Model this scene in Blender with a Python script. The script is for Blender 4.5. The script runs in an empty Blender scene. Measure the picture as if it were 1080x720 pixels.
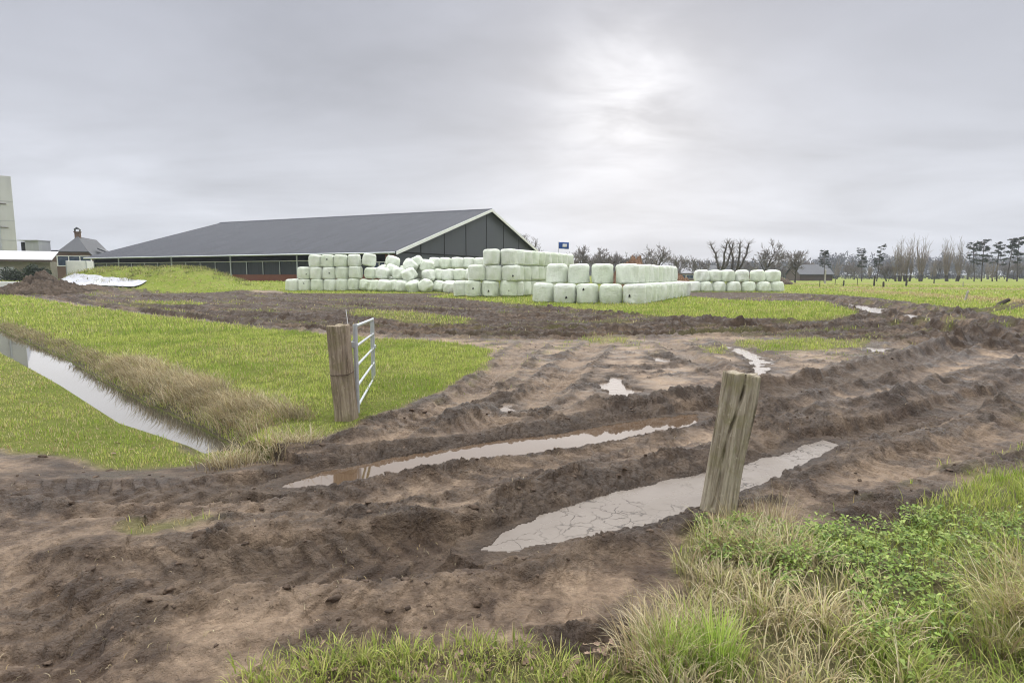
import bpy, math, random
import numpy as np
from mathutils import Vector, Matrix, Euler

random.seed(7)
RNG = np.random.default_rng(11)
SC = bpy.context.scene
COL = SC.collection
R = math.radians

# ------------------------------------------------------------------ camera model
CAMH = 1.70
PITCH = R(6.42)
FPX = 622.0
CP, SP = math.cos(PITCH), math.sin(PITCH)

cam = bpy.data.cameras.new("camera")
cam.sensor_width = 36.0
cam.lens = FPX / 1080.0 * 36.0
cam.clip_start = 0.05
cam.clip_end = 9000
camo = bpy.data.objects.new("camera", cam)
COL.objects.link(camo)
camo.location = (0, 0, CAMH)
camo.rotation_euler = (R(90) - PITCH, 0, 0)
SC.camera = camo

# ------------------------------------------------------------------ numpy noise
_prng = np.random.default_rng(3)
PERM = _prng.permutation(256).astype(np.int32)
PERM = np.concatenate([PERM, PERM, PERM])
_ga = _prng.random(256) * 2 * np.pi
GX, GY = np.cos(_ga).astype(np.float32), np.sin(_ga).astype(np.float32)


def perlin(x, y, seed=0):
    x = np.asarray(x, np.float64) + seed * 17.37
    y = np.asarray(y, np.float64) + seed * 9.91
    xi = np.floor(x).astype(np.int64)
    yi = np.floor(y).astype(np.int64)
    xf = (x - xi).astype(np.float32)
    yf = (y - yi).astype(np.float32)
    xi = (xi & 255).astype(np.int32)
    yi = (yi & 255).astype(np.int32)
    u = xf * xf * xf * (xf * (xf * 6 - 15) + 10)
    v = yf * yf * yf * (yf * (yf * 6 - 15) + 10)
    a = PERM[xi] + yi
    b = PERM[xi + 1] + yi
    g = PERM[a]; n00 = GX[g] * xf + GY[g] * yf
    g = PERM[b]; n10 = GX[g] * (xf - 1) + GY[g] * yf
    g = PERM[a + 1]; n01 = GX[g] * xf + GY[g] * (yf - 1)
    g = PERM[b + 1]; n11 = GX[g] * (xf - 1) + GY[g] * (yf - 1)
    nx0 = n00 + u * (n10 - n00)
    nx1 = n01 + u * (n11 - n01)
    return (nx0 + v * (nx1 - nx0)) * 1.4


def fbm(x, y, o=4, seed=0, gain=0.5):
    s = 0.0; a = 1.0; t = 0.0
    for i in range(o):
        s = s + a * perlin(x * 2.03 ** i, y * 2.03 ** i, seed + i * 3)
        t += a; a *= gain
    return s / t


def billow(x, y, o=3, seed=0, gain=0.5):
    s = 0.0; a = 1.0; t = 0.0
    for i in range(o):
        s = s + a * np.abs(perlin(x * 2.07 ** i, y * 2.07 ** i, seed + i * 5))
        t += a; a *= gain
    return s / t


def worley(x, y, seed=0):
    x = np.asarray(x, np.float64) + seed * 13.7; y = np.asarray(y, np.float64) + seed * 7.3
    xi = np.floor(x).astype(np.int64); yi = np.floor(y).astype(np.int64)
    xf = (x - xi).astype(np.float32); yf = (y - yi).astype(np.float32)
    f1 = np.full(x.shape, 9.0, np.float32); f2 = f1.copy()
    for dx in (-1, 0, 1):
        for dy in (-1, 0, 1):
            h = PERM[(PERM[((xi + dx) & 255).astype(np.int32)] + (yi + dy)) & 255]
            jx = h.astype(np.float32) / 255.0; jy = PERM[h + 57].astype(np.float32) / 255.0
            d = (dx + jx - xf) ** 2 + (dy + jy - yf) ** 2
            f2 = np.minimum(f2, np.maximum(d, f1)); f1 = np.minimum(f1, d)
    return np.sqrt(f1), np.sqrt(f2)


def crumb(x, y, seed=0):
    """tightly packed crumbly lumps, about -0.5..0.5"""
    f1, f2 = worley(x, y, seed)
    return .75 * (1 - np.minimum(f1, 1) ** 2 * 1.4) + .5 * np.minimum(1, (f2 - f1) * 3.0) - .85


def sstep(a, b, x):
    t = np.clip((x - a) / (b - a), 0, 1)
    return t * t * (3 - 2 * t)


def poly_sd(x, y, poly, margin=3.0):
    """signed distance to polygon, negative inside"""
    P = np.asarray(poly, float)
    out = np.full(x.shape, 50.0)
    lo = P.min(0) - margin; hi = P.max(0) + margin
    sel = np.nonzero((x > lo[0]) & (x < hi[0]) & (y > lo[1]) & (y < hi[1]))[0]
    if sel.size == 0:
        return out
    X = x[sel]; Y = y[sel]
    d = np.full(X.shape, 1e12)
    ins = np.zeros(X.shape, bool)
    n = len(P)
    for i in range(n):
        ax, ay = P[i]; bx, by = P[(i + 1) % n]
        ex, ey = bx - ax, by - ay
        wx, wy = X - ax, Y - ay
        t = np.clip((wx * ex + wy * ey) / (ex * ex + ey * ey + 1e-12), 0, 1)
        dx, dy = wx - ex * t, wy - ey * t
        d = np.minimum(d, dx * dx + dy * dy)
        c = ((ay > Y) != (by > Y))
        if abs(by - ay) > 1e-12:
            c &= X < (bx - ax) * (Y - ay) / (by - ay) + ax
        ins ^= c
    d = np.sqrt(d)
    out[sel] = np.where(ins, -d, d)
    return out


def line_st(x, y, pts, reach):
    """indices, arc length s, lateral offset t for points near a polyline"""
    P = np.asarray(pts, float)
    lo = P.min(0) - reach; hi = P.max(0) + reach
    sel = np.nonzero((x > lo[0]) & (x < hi[0]) & (y > lo[1]) & (y < hi[1]))[0]
    X = x[sel]; Y = y[sel]
    best = np.full(X.shape, 1e12); S = np.zeros(X.shape); T = np.zeros(X.shape)
    acc = 0.0
    for i in range(len(P) - 1):
        ax, ay = P[i]; bx, by = P[i + 1]
        ex, ey = bx - ax, by - ay
        L = math.hypot(ex, ey)
        if L < 1e-9:
            continue
        wx, wy = X - ax, Y - ay
        t = np.clip((wx * ex + wy * ey) / (L * L), 0, 1)
        dx, dy = wx - ex * t, wy - ey * t
        d2 = dx * dx + dy * dy
        m = d2 < best
        best[m] = d2[m]
        S[m] = (acc + t * L)[m]
        sg = np.sign(ex * wy - ey * wx)
        T[m] = (np.sqrt(d2) * sg)[m]
        acc += L
    k = np.abs(T) < reach
    return sel[k], S[k], T[k]


def smooth_line(pts, n=6):
    P = [Vector((p[0], p[1])) for p in pts]
    out = []
    for i in range(len(P) - 1):
        p0 = P[max(i - 1, 0)]; p1 = P[i]; p2 = P[i + 1]; p3 = P[min(i + 2, len(P) - 1)]
        for k in range(n):
            t = k / n
            out.append(0.5 * ((2 * p1) + (p2 - p0) * t + (2 * p0 - 5 * p1 + 4 * p2 - p3) * t * t
                              + (3 * p1 - p0 - 3 * p2 + p3) * t ** 3))
    out.append(P[-1])
    return [(p.x, p.y) for p in out]


# ------------------------------------------------------------------ base terrain
BP = np.array([-12.9, 66.5])               # near corner of the barn
BA = np.array([-0.914, 0.406])             # along the long side, to the left and away
BN = np.array([-0.406, -0.914])            # outward normal of the long side
BG = np.array([0.406, 0.914])              # along the gable, away from the camera
BL, BW = 54.0, 46.4
MOUND = None


def zbase(x, y):
    x = np.asarray(x, float); y = np.asarray(y, float)
    rx, ry = x - BP[0], y - BP[1]
    al = rx * BA[0] + ry * BA[1]
    d = rx * BN[0] + ry * BN[1]
    k = sstep(6, 17, al)
    d0 = 8.5 + 21.0 * k
    h = 0.10 * sstep(60, 30, d) * sstep(-14, 6, al) + 0.82 * sstep(d0, 1.0 + 9 * k, d) * sstep(-8, -1, al)
    return h


def at(px, py, z=None):
    u = (px - 540.0) / FPX; v = (360.0 - py) / FPX
    dx, dy, dz = u, CP + v * SP, -SP + v * CP
    zz = 0.0 if z is None else z
    if dz > -1e-3:
        dz = -1e-3
    t = (zz - CAMH) / dz
    if z is None:
        for _ in range(14):
            zz = 0.5 * zz + 0.5 * float(zbase(dx * t, dy * t))
            t = (zz - CAMH) / dz
    return (dx * t, dy * t)


def at_depth(px, py, depth):
    """world point seen at this pixel at the given distance along +Y"""
    u = (px - 540.0) / FPX; v = (360.0 - py) / FPX
    t = depth / (CP + v * SP)
    return (u * t, depth, CAMH + (-SP + v * CP) * t)


def P(lst, z=None):
    return [at(a, b, z) for a, b in lst]


# ------------------------------------------------------------------ ground layout
MUD = P([(-500, 300), (-40, 298.5), (20, 299), (60, 303), (85, 307), (115, 304.5), (200, 303), (290, 304), (310, 308), (400, 308),
         (470, 308), (560, 307), (700, 307), (725, 308), (800, 308.5), (835, 309), (870, 310.5), (920, 314), (980, 321),
         (1040, 330), (1085, 337), (1250, 356), (1700, 420), (1900, 900), (1500, 2500), (-900, 2500), (-1500, 900), (-900, 430)])
G_BANK = P([(-330, 298), (-60, 302), (0, 309), (60, 319), (150, 331), (250, 343), (340, 353), (420, 358), (480, 361), (515, 368), (520, 380),
            (500, 394), (470, 408), (440, 423), (405, 437), (375, 448), (335, 460), (292, 471), (262, 474), (225, 474), (190, 452),
            (120, 425), (50, 385), (0, 356), (-330, 312)])
G_NEAR = P([(-420, 335), (-100, 338), (0, 350), (60, 380), (120, 415), (190, 448), (222, 470), (180, 480), (130, 482), (60, 472),
            (0, 464), (-200, 455), (-600, 440)])
G_SPOT = P([(120, 560), (150, 548), (200, 540), (232, 541), (238, 550), (185, 560), (140, 568)])
G_BOTTOM = P([(225, 760), (245, 700), (300, 686), (350, 680), (420, 674), (480, 678), (550, 684), (600, 694), (640, 706), (670, 720), (700, 760), (700, 1300), (100, 1300)])
G_RIGHT = P([(640, 1300), (665, 720), (680, 680), (712, 662), (706, 625), (716, 592), (742, 560), (772, 548), (830, 562), (870, 568), (915, 566),
             (965, 550), (1010, 528), (1045, 508), (1090, 490), (1400, 460), (2200, 600), (1800, 1300)])
G_ISLE = P([(455, 313), (480, 309), (570, 309), (690, 310), (740, 314), (800, 318), (868, 318), (905, 330), (890, 336), (840, 338), (760, 335.5),
            (690, 333.5), (600, 325), (520, 319)])
PATCHES = [(G_BANK, 1.0), (G_NEAR, 1.0), (G_SPOT, 0.75), (G_BOTTOM, 0.5), (G_RIGHT, 1.0), (G_ISLE, 1.0),
           (P([(772, 359), (830, 357.5), (915, 358), (918, 367), (860, 369), (800, 372)]), 0.72),
           (P([(138, 317), (205, 318), (230, 321), (180, 322.5), (135, 320)]), 0.6),
           (P([(375, 326), (430, 328), (500, 336), (490, 342), (430, 340), (370, 333)]), 0.55),
           (P([(612, 354), (665, 356), (660, 363), (615, 361)]), 0.6),
           (P([(740, 366), (770, 368), (765, 375), (738, 372)]), 0.6),
           (P([(300, 306), (470, 307), (470, 309.5), (300, 309.5)]), 0.9)]
SPARSE = [(P([(480, 352), (720, 352), (720, 366), (580, 372), (545, 400), (480, 440), (440, 452), (430, 440), (500, 395), (520, 372)]), 0.36),
          (P([(-100, 335), (250, 345), (500, 362), (520, 356), (300, 340), (60, 316)]), 0.16),
          (P([(660, 355), (960, 352), (960, 380), (700, 380)]), 0.22),
          (P([(860, 560), (1000, 490), (1080, 440), (1300, 400), (1300, 470), (1000, 530)]), 0.36),
          (P([(850, 575), (905, 545), (960, 525), (1010, 490), (1060, 465), (1120, 455), (1120, 520), (1000, 545)]), 0.75),
          (P([(760, 545), (900, 520), (1000, 490), (1000, 530), (860, 575)]), 0.26)]
BAND = P([(-400, 296), (100, 300), (300, 304), (470, 306), (600, 312), (760, 306), (900, 306), (1100, 318), (1600, 380), (1600, 440), (1090, 375), (960, 362),
          (760, 353), (560, 358), (420, 354), (300, 346), (150, 330), (0, 309), (-400, 304)])

# ruts: points, half width, depth, ridge, tread, wet
RUTS = [
    (P([(-200, 522), (0, 508), (120, 511), (240, 508), (330, 500), (430, 486), (540, 468), (640, 452), (720, 437), (800, 420), (880, 402),
        (960, 383), (1020, 364), (1080, 347), (1160, 330)]), 0.30, 0.104, 0.045, 1, 0.80),
    (P([(-150, 650), (60, 612), (160, 599), (280, 591), (400, 581), (500, 568), (600, 545), (700, 517), (790, 492), (870, 468), (950, 446),
        (1020, 427), (1100, 402), (1250, 362)]), 0.30, 0.104, 0.041, 1, 0.70),
    (P([(60, 660), (160, 640), (300, 628), (420, 616), (520, 604), (620, 585)]), 0.22, 0.028, 0.009, 1, 0.20),
    (P([(40, 560), (50, 600), (60, 660), (70, 760)]), 0.20, 0.024, 0.007, 1, 0.30),
    (P([(-60, 560), (-10, 600), (30, 660), (50, 760), (60, 900)]), .22, .045, .02, 1, .35),
    (P([(330, 700), (420, 664), (520, 640), (620, 622), (700, 590)]), .20, .035, .02, 1, .25),
    (P([(-60, 545), (80, 536), (220, 530), (340, 524), (440, 512), (560, 492), (660, 474), (740, 456)]), .22, .05, .025, 1, .3),
    (P([(860, 530), (920, 500), (1000, 478), (1090, 452), (1200, 425)]), .22, .05, .03, 1, .35),
    (P([(570, 357), (550, 372), (520, 398), (470, 430), (400, 464), (330, 486)]), 0.24, 0.048, 0.023, 1, 0.30),
    (P([(640, 357), (620, 372), (590, 400), (560, 424), (500, 452), (430, 474)]), 0.24, 0.048, 0.023, 1, 0.30),
    (P([(700, 356), (720, 372), (760, 390), (800, 402), (850, 400)]), 0.25, 0.056, 0.027, 1, 0.50),
    (P([(760, 354), (775, 366), (800, 376), (820, 392)]), 0.25, 0.064, 0.027, 1, 0.60),
    (P([(860, 352), (900, 362), (940, 366), (1000, 356)]), 0.25, 0.056, 0.027, 1, 0.50),
    (P([(-100, 300), (0, 308), (100, 322), (200, 335), (300, 345.5), (420, 352.5), (540, 354.5), (700, 353.5), (800, 350), (900, 344), (1000, 333),
        (1100, 320)]), 0.30, 0.110, 0.085, 1, 0.90),
    (P([(-100, 297), (0, 303), (120, 318), (250, 330.5), (350, 338.5), (480, 346.5), (640, 346.5), (800, 343), (900, 337.5), (1000, 327)]), 0.32, 0.110, 0.080, 1, 0.90),
    (P([(30, 303), (130, 312), (300, 318.5), (420, 326), (560, 334.5), (700, 339.5), (820, 340.5), (910, 333)]), 0.34, 0.099, 0.085, 1, 0.90),
    (P([(80, 304), (250, 310), (400, 314), (500, 322.5), (640, 330.5), (760, 338)]), 0.34, 0.088, 0.085, 1, 0.90),
    (P([(200, 306), (330, 311), (480, 316), (600, 327), (700, 335)]), 0.34, 0.083, 0.075, 0, 0.90),
    (P([(720, 309.5), (800, 310), (860, 315), (905, 324), (940, 337), (1000, 350), (1060, 366)]), 0.38, 0.110, 0.100, 0, 0.90),
    (P([(840, 310), (900, 318), (950, 328), (1010, 344), (1080, 362)]), 0.38, 0.110, 0.100, 0, 0.90),
    (P([(880, 314), (950, 322), (1020, 334), (1100, 352)]), 0.38, 0.099, 0.100, 0, 0.90),
]
# ridges of thrown up mud: points, half width, height
RIDGES = [
    (P([(-100, 500), (0, 493), (120, 484), (250, 480), (330, 472), (400, 458), (480, 442), (540, 437), (600, 434)]), .20, .065),
    (P([(560, 436), (670, 429), (755, 419), (820, 407), (910, 389), (990, 366), (1040, 346)]), .20, .13),
    (P([(450, 550), (540, 521), (600, 501), (640, 484), (720, 458), (760, 454)]), .18, .065),
    (P([(730, 458), (810, 453), (890, 434), (950, 424), (990, 406), (1040, 394), (1090, 380)]), .20, .13),
    (P([(860, 482), (880, 470), (965, 449), (1020, 439), (1090, 420)]), .17, .11),
    (P([(100, 590), (200, 580), (300, 573), (400, 562), (480, 550), (530, 535)]), .15, .085),
    (P([(520, 600), (600, 586), (690, 562), (740, 545)]), .14, .03),
    (P([(760, 440), (860, 422), (960, 394), (1040, 368), (1100, 352)]), .14, .08),
    (P([(0, 470), (60, 478), (130, 487), (180, 486), (230, 481)]), .2, .05),
]
L_A, L_B = -0.085, -0.085
PUDDLES = [
    ("puddle_a", -0.055, [(300, 513), (340, 499), (400, 485), (470, 474), (540, 463), (600, 456), (660, 446), (700, 440), (735, 437), (735, 441), (720, 453),
                          (650, 466), (600, 475), (565, 480), (520, 486), (480, 490), (430, 498), (395, 505), (350, 512)]),
    ("slurry", -0.055, [(512, 579), (530, 560), (580, 540), (640, 520), (700, 505), (760, 496), (830, 477), (872, 465), (880, 470), (850, 488),
                        (800, 508), (740, 535), (690, 552), (640, 563), (590, 573), (545, 581)]),
    ("p", -0.03, [(630, 405), (640, 397), (655, 399), (669, 411), (666, 423), (645, 423), (635, 415)]),
    ("p", -0.03, [(765, 365), (790, 369), (809, 380), (812, 393), (798, 399), (785, 391), (790, 381), (775, 374)]),
    ("p", -0.03, [(684, 375), (713, 379), (714, 385), (690, 383)]),
    ("p", -0.03, [(524, 421), (545, 425), (540, 437), (522, 434)]),
    ("p", -0.06, [(893, 320), (935, 326), (932, 331), (900, 327)]),
    ("p", -0.06, [(955, 331), (985, 335), (975, 339.5), (955, 336)]),
    ("p", -0.04, [(912, 366), (940, 368), (938, 373), (915, 372)]),
    ("p", -0.04, [(915, 402), (942, 406), (935, 412), (912, 408)]),
]
PUDDLES = [(k, lv, P(pp, lv)) for k, lv, pp in PUDDLES]
SHALLOW = 1.55
WLEV = -0.21
_d_up = P([(-60, 322), (0, 347), (20, 357), (67, 376), (110, 402), (147, 422), (187, 440), (215, 453), (252, 474)], WLEV)
_d_lo = P([(215, 478), (198, 470), (165, 459), (125, 446), (97, 428), (63, 406), (29, 387), (-3, 370), (-63, 341)], WLEV)
# carry the ditch on beyond the frame, straight
_a = Vector(_d_up[1]); _dir = (Vector(_d_up[1]) - Vector(_d_up[4])).normalized()
_d_up[0] = tuple(_a + _dir * 30)
_b = Vector(_d_lo[-2]); _d_lo[-1] = tuple(_b + _dir * 30)
DITCH = _d_up + _d_lo
DITCH_UP = _d_up


def mound_h(x, y):
    """grass covered silage clamp in front of the barn's left half"""
    c = np.array(at_depth(165, 290, 62)[:2])
    rx, ry = x - c[0], y - c[1]
    al = rx * BA[0] + ry * BA[1]
    d = rx * BN[0] + ry * BN[1]
    prof = sstep(5.2, 0.6, np.abs(d)) * sstep(-16.5, -4, al) * sstep(13.5, 9.0, al)
    return prof * (1.62 + .22 * fbm(x * .45, y * .45, 4, 95) + .10 * fbm(x * 2, y * 2, 3, 96))


def fields(x, y):
    x = np.asarray(x, float).ravel(); y = np.asarray(y, float).ravel()
    r = np.hypot(x, y)
    out = {}
    zb = zbase(x, y)
    md = mound_h(x, y)
    ne = fbm(x * 1.1, y * 1.1, 4, 1)
    ne2 = fbm(x * 0.28, y * 0.28, 3, 2)
    amp = 0.16 + 0.010 * r
    wid = 0.10 + 0.004 * r
    dm = poly_sd(x, y, MUD, 12) + ne * amp + ne2 * amp * 0.6
    g = sstep(-wid, wid, dm)
    gp = np.zeros_like(g)
    for poly, st in PATCHES:
        d = poly_sd(x, y, poly, 2.0) + ne * amp + ne2 * amp * 0.5
        gp = np.maximum(gp, st * sstep(wid, -wid, d))
    g = np.maximum(g, gp)
    spn = fbm(x * 2.2, y * 2.2, 3, 8)
    for poly, st in SPARSE:
        d = poly_sd(x, y, poly, 1.0)
        g = np.maximum(g, st * sstep(.3, -.3, d) * sstep(-.05, .35, spn))
    # grass thins in the middle of mud isles
    out_sparse = g
    band = sstep(.6, -.6, poly_sd(x, y, BAND, 2.0) + ne * amp)
    wet = 0.85 * band
    # surface relief
    near = sstep(22, 10, r)
    lump = fbm(x * 0.8, y * 0.8, 3, 20)
    cm = sstep(-.16, .30, fbm(x * 0.6 + 3, y * 0.6, 3, 21) + 0.30 * band)
    # domain warp gives torn, overhung looking clods
    wx = x + 0.10 * perlin(x * 3, y * 3, 30); wy = y + 0.10 * perlin(x * 3, y * 3, 31)
    clod = 0.5 - billow(wx * 2.6, wy * 2.6, 3, 22) * 1.5
    clod2 = 0.4 - billow(wx * 7.5, wy * 7.5, 3, 23) * 1.4
    fine = fbm(x * 24, y * 24, 2, 24) * near
    c16 = crumb(wx * 4.2, wy * 6.2, 11)
    c6 = crumb(wx * 11, wy * 15, 12) * sstep(40, 20, r)
    c3 = crumb(wx * 27, wy * 33, 13) * sstep(14, 7, r)
    mud = 1 - np.clip(g, 0, 1)
    rough = np.zeros_like(x); trough = np.zeros_like(x)
    zr = np.zeros_like(x)
    for pts, hw, dep, rid, tread, wv in RUTS:
        pl = smooth_line(pts, 5)
        i, s, t = line_st(x, y, pl, hw + 0.9)
        if i.size == 0:
            continue
        rr0 = r[i]
        wob = fbm(s * 0.9, s * 0 + hw * 7, 3, 40) * .14 + fbm(s * 5.0, t * 5.0, 2, 44) * .07
        tt = np.abs(t + wob)
        dv = dep * np.where(rr0 < 12, 1.25, 1.0) * (0.75 + 0.6 * fbm(s * .5, s * 0 + dep * 31, 2, 41))
        ew = .035 + .003 * np.maximum(rr0 - 6, 0)
        tr = sstep(hw + ew, hw - ew, tt)
        rg = np.exp(-((tt - hw - .16) / .13) ** 2)
        brk = 0.55 + 0.9 * np.clip(0.5 + fbm(s * 2.2, t * 3, 3, 42) * 1.3, 0, 1)
        zz = -dv * tr + rid * rg * brk * 1.0
        if tread:
            ph = (s + 0.75 * np.abs(t)) / 0.21 + np.where(t > 0, .5, 0)
            lug = sstep(-.05, .35, np.sin(ph * 2 * np.pi)) * sstep(.01, .05, np.abs(t)) - .5
            zz += lug * 0.055 * tr * (0.4 + 0.6 * sstep(-.2, .3, fbm(s * .4, s * 0, 2, 43)))
        fade = sstep(0, 2.0, s) * sstep(0, 1.5, s.max() + 1e-6 - s) if True else 1
        fade = np.maximum(fade, 0.15)
        k = fade * (1 - 0.75 * np.clip(gp[i], 0, 1))
        zr[i] += zz * k
        rough[i] = np.maximum(rough[i], rg * k)
        trough[i] = np.maximum(trough[i], tr * np.minimum(1, k * 1.3))
        wet[i] = np.maximum(wet[i], wv * tr * k)
        g[i] *= 1 - 0.95 * np.clip(np.maximum(tr, rg), 0, 1) * np.where(gp[i] > .5, .35, 1)
    for pts, hw, hh in RIDGES:
        pl = smooth_line(pts, 5)
        i, s, t = line_st(x, y, pl, hw * 3 + .3)
        if i.size == 0:
            continue
        t = t + fbm(s * 1.1, s * 0, 3, 50) * .18
        rg = np.exp(-np.abs(t / (hw * (.85 + .45 * perlin(s * 1.5, s * 0, 51)))) ** 1.35)
        brk = 0.45 + 1.1 * np.clip(0.5 + fbm(s * 2.0, t * 2.5, 3, 52) * 1.3, 0, 1)
        fade = sstep(0, .8, s) * sstep(0, .8, s.max() - s)
        zr[i] += hh * rg * brk * fade
        rough[i] = np.maximum(rough[i], rg * fade)
        wet[i] = np.maximum(wet[i], .45 * rg * fade)
        g[i] *= 1 - .9 * rg * fade
    mud = 1 - np.clip(g, 0, 1)
    rgh = np.clip(np.maximum(cm * .75, rough), 0.10, 1)
    patch = sstep(-.15, .25, fbm(x * 1.3, y * 1.9, 3, 25))
    i, s_, t_ = line_st(x, y, SMEAR, 7.0)
    sm1 = np.zeros_like(x); sm2 = np.zeros_like(x)
    tw = t_ + .12 * fbm(s_ * .6, t_ * .6, 2, 26)
    rg1 = 1 - 2.6 * np.abs(perlin(s_ * .38, tw * 2.1, 29)); rg2 = 1 - 2.6 * np.abs(perlin(s_ * .6 + 5, tw * 4.6, 34))
    rg3 = 1 - 2.6 * np.abs(perlin(s_ * 1.1 + 5, tw * 10.5, 35))
    sm1[i] = (.42 * rg1 + .34 * rg2 + .20 * rg3) * (.55 + .9 * np.clip(.5 + fbm(s_ * .7, tw * .7, 2, 36), 0, 1))
    sm2[i] = fbm(s_ * .35 + 9, tw * 1.7, 3, 28)
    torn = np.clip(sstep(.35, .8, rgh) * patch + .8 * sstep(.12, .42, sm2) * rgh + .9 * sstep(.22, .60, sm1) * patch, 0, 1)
    torn = np.maximum(torn, rough * .9) * (1 - .80 * trough * (1 - band))  # ridges and rut rims join; this mask also carries painted wall shade
    zm = (lump * .030 + clod * .026 * rgh + c16 * .034 * torn * patch + c6 * .030 * (.04 + .96 * torn) * np.clip(.55 + 1.6 * fbm(x * 2.2, y * 2.2, 2, 37), 0, 1.5) + c3 * .012 * (.10 + .90 * torn) + fbm(x * 6.5, y * 10.5, 4, 38, .6) * .045 * (.15 + .85 * torn)
          + fine * .004 + sm1 * .055 * (.35 + .65 * patch) * (1 - .7 * trough) + sm2 * .035)
    i, s_, t_ = line_st(x, y, BANDLINE, 16.0)
    streak = np.zeros_like(x)
    streak[i] = fbm(s_ * .14, t_ * 1.5, 4, 62, .65)
    s_all = np.zeros_like(x); t_all = np.full(x.shape, 99.0); s_all[i] = s_; t_all[i] = t_
    zm = zm + band * (c16 * .07 + .24 * streak)
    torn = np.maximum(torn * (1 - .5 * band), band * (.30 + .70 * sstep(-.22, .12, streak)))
    g = np.maximum(g, .26 * band * sstep(.18, .34, fbm(s_all * .12, t_all * .9, 3, 63)) * sstep(12, 20, r))
    wet = np.where(band > .3, wet * (.40 + .60 * sstep(-.22, .10, streak)), wet)
    mud = 1 - np.clip(g, 0, 1)
    tus = fbm(x * 2.4, y * 2.4, 3, 61)
    zg = .05 * lump + .035 * tus + .03 * ne2
    # raised verge under the tall grass on the right
    gr = sstep(.25, -.5, poly_sd(x, y, G_RIGHT, 1.0) + ne * .15)
    zg = zg + gr * .05
    z = zb + md + zm * mud + zg * (1 - mud) + zr
    # ditch
    dd = poly_sd(x, y, DITCH, 6.0) + (ne * .22 + fbm(x * 4, y * 4, 2, 77) * .10) * sstep(0, .3, poly_sd(x, y, DITCH, 6.0))
    up = np.full(x.shape, 50.0)
    i, s, t = line_st(x, y, DITCH_UP, 6.0)
    up[i] = t
    farside = up < 0      # sign fixed below
    if not DITCH_SIGN:
        farside = up > 0
    wnear = np.clip(0.30 * r, 1.4, 7.0)
    wb = np.where(np.abs(up) < 49, np.where(farside, .45, wnear), 1.0)
    bank = WLEV - .35 + (.35) * sstep(-.5, 0.0, dd) + np.where(dd > 0, (-WLEV) * np.clip(dd / wb, 0, 1) ** np.where(farside, .8, 1.0), 0)
    k = dd < wb
    z = np.where(k, np.minimum(z, bank + zg * np.clip(dd / wb, 0, 1)), z)
    bankm = np.where(farside, sstep(.62, .2, dd), 0) * (dd < 6)
    out['bank'] = bankm
    out['dditch'] = dd; out['farside'] = farside
    wet = np.where(dd < .12, 1.0, wet)
    # puddles
    pud = np.zeros_like(x)
    for kk, lv, poly in PUDDLES:
        d = poly_sd(x, y, poly, 1.2) + ne * .09 + fbm(x * 5, y * 5, 2, 70) * .05
        if kk == 'p':
            d = d + fbm(x * 2.4, y * 3.6, 3, 73) * (.22 + .010 * r) + .04
        lvl = lv + zb
        zin = lvl + np.clip(d, -.25, 0) * (.5 if kk == 'puddle_a' else .28) - .004 + fine * .004 + (clod2 * .008 if kk == 'slurry' else .032 * fbm(x * 2.6, y * 4.5, 3, 71) + .022 * fbm(x * 9, y * 13, 2, 72) - .008 + c6 * .010)
        z = np.where(d < 0, np.minimum(z, zin), z)
        bk = (d >= 0) & (d < .28)
        z = np.where(bk, np.minimum(z, lvl + .012 + d * .42 + c6 * .03 + c16 * .02 * (d / .28)), z)
        ring = (d >= 0) & (d < .22)
        z = np.where(ring, np.maximum(z, lvl + .004 + d * .02 + c6 * .02 * (d / .22)), z)
        wet = np.maximum(wet, sstep(.42, .02, d + ne * .12))
        pud = np.maximum(pud, sstep(.1, -.05, d))
        g = g * (1 - sstep(.15, -.05, d))
    # straw coloured field banks far right
    straw = np.zeros_like(x)
    for ln in STRAW_LINES:
        i, s, t = line_st(x, y, ln, 3.0)
        tt = t + fbm(s * .2, s * 0, 3, 80) * .5
        b = np.exp(-(tt / 1.5) ** 2)
        z[i] += .30 * b * (.7 + .5 * fbm(s * .5, t, 2, 81))
        straw[i] = np.maximum(straw[i], b)
    pale = sstep(.8, -.8, poly_sd(x, y, PALE, 2.0) + ne * .8) * sstep(-.25, .25, fbm(x * 1.2, y * 1.6, 3, 97)) * (1 - band)
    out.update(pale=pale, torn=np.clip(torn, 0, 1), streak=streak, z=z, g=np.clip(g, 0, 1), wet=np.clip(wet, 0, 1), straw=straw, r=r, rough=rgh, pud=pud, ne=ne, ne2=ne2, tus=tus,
               band=band, cm=cm)
    return out


SMEAR = smooth_line([(-14.0, 4.2)] + RUTS[1][0][1:] + [(14.0, 14.5)], 5)
PALE = P([(430, 452), (520, 368), (640, 360), (800, 364), (930, 385), (820, 412), (700, 432), (560, 438)])
BANDLINE = smooth_line(RUTS[13][0], 5)
STRAW_LINES = [P([(860, 304.0), (930, 304.8), (1000, 305.6), (1100, 306.4), (1300, 308)]),
               P([(900, 307.5), (950, 311.0), (1010, 315.5), (1060, 319), (1120, 325), (1250, 338)]),
               P([(840, 300.0), (960, 300.2), (1100, 300.4), (1300, 300.8)])]
# which side of the upper ditch edge is land
_m = Vector(DITCH_UP[4]); _n = Vector(at(175, 400))
_e = Vector(DITCH_UP[5]) - Vector(DITCH_UP[4]); _w = _n - _m
DITCH_SIGN = (_e.x * _w.y - _e.y * _w.x) < 0


def zat(x, y):
    return float(fields(np.array([x]), np.array([y]))['z'][0])


# ------------------------------------------------------------------ mesh helpers
def link(o, parent=None):
    COL.objects.link(o)
    if parent is not None:
        o.parent = parent
    return o


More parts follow.
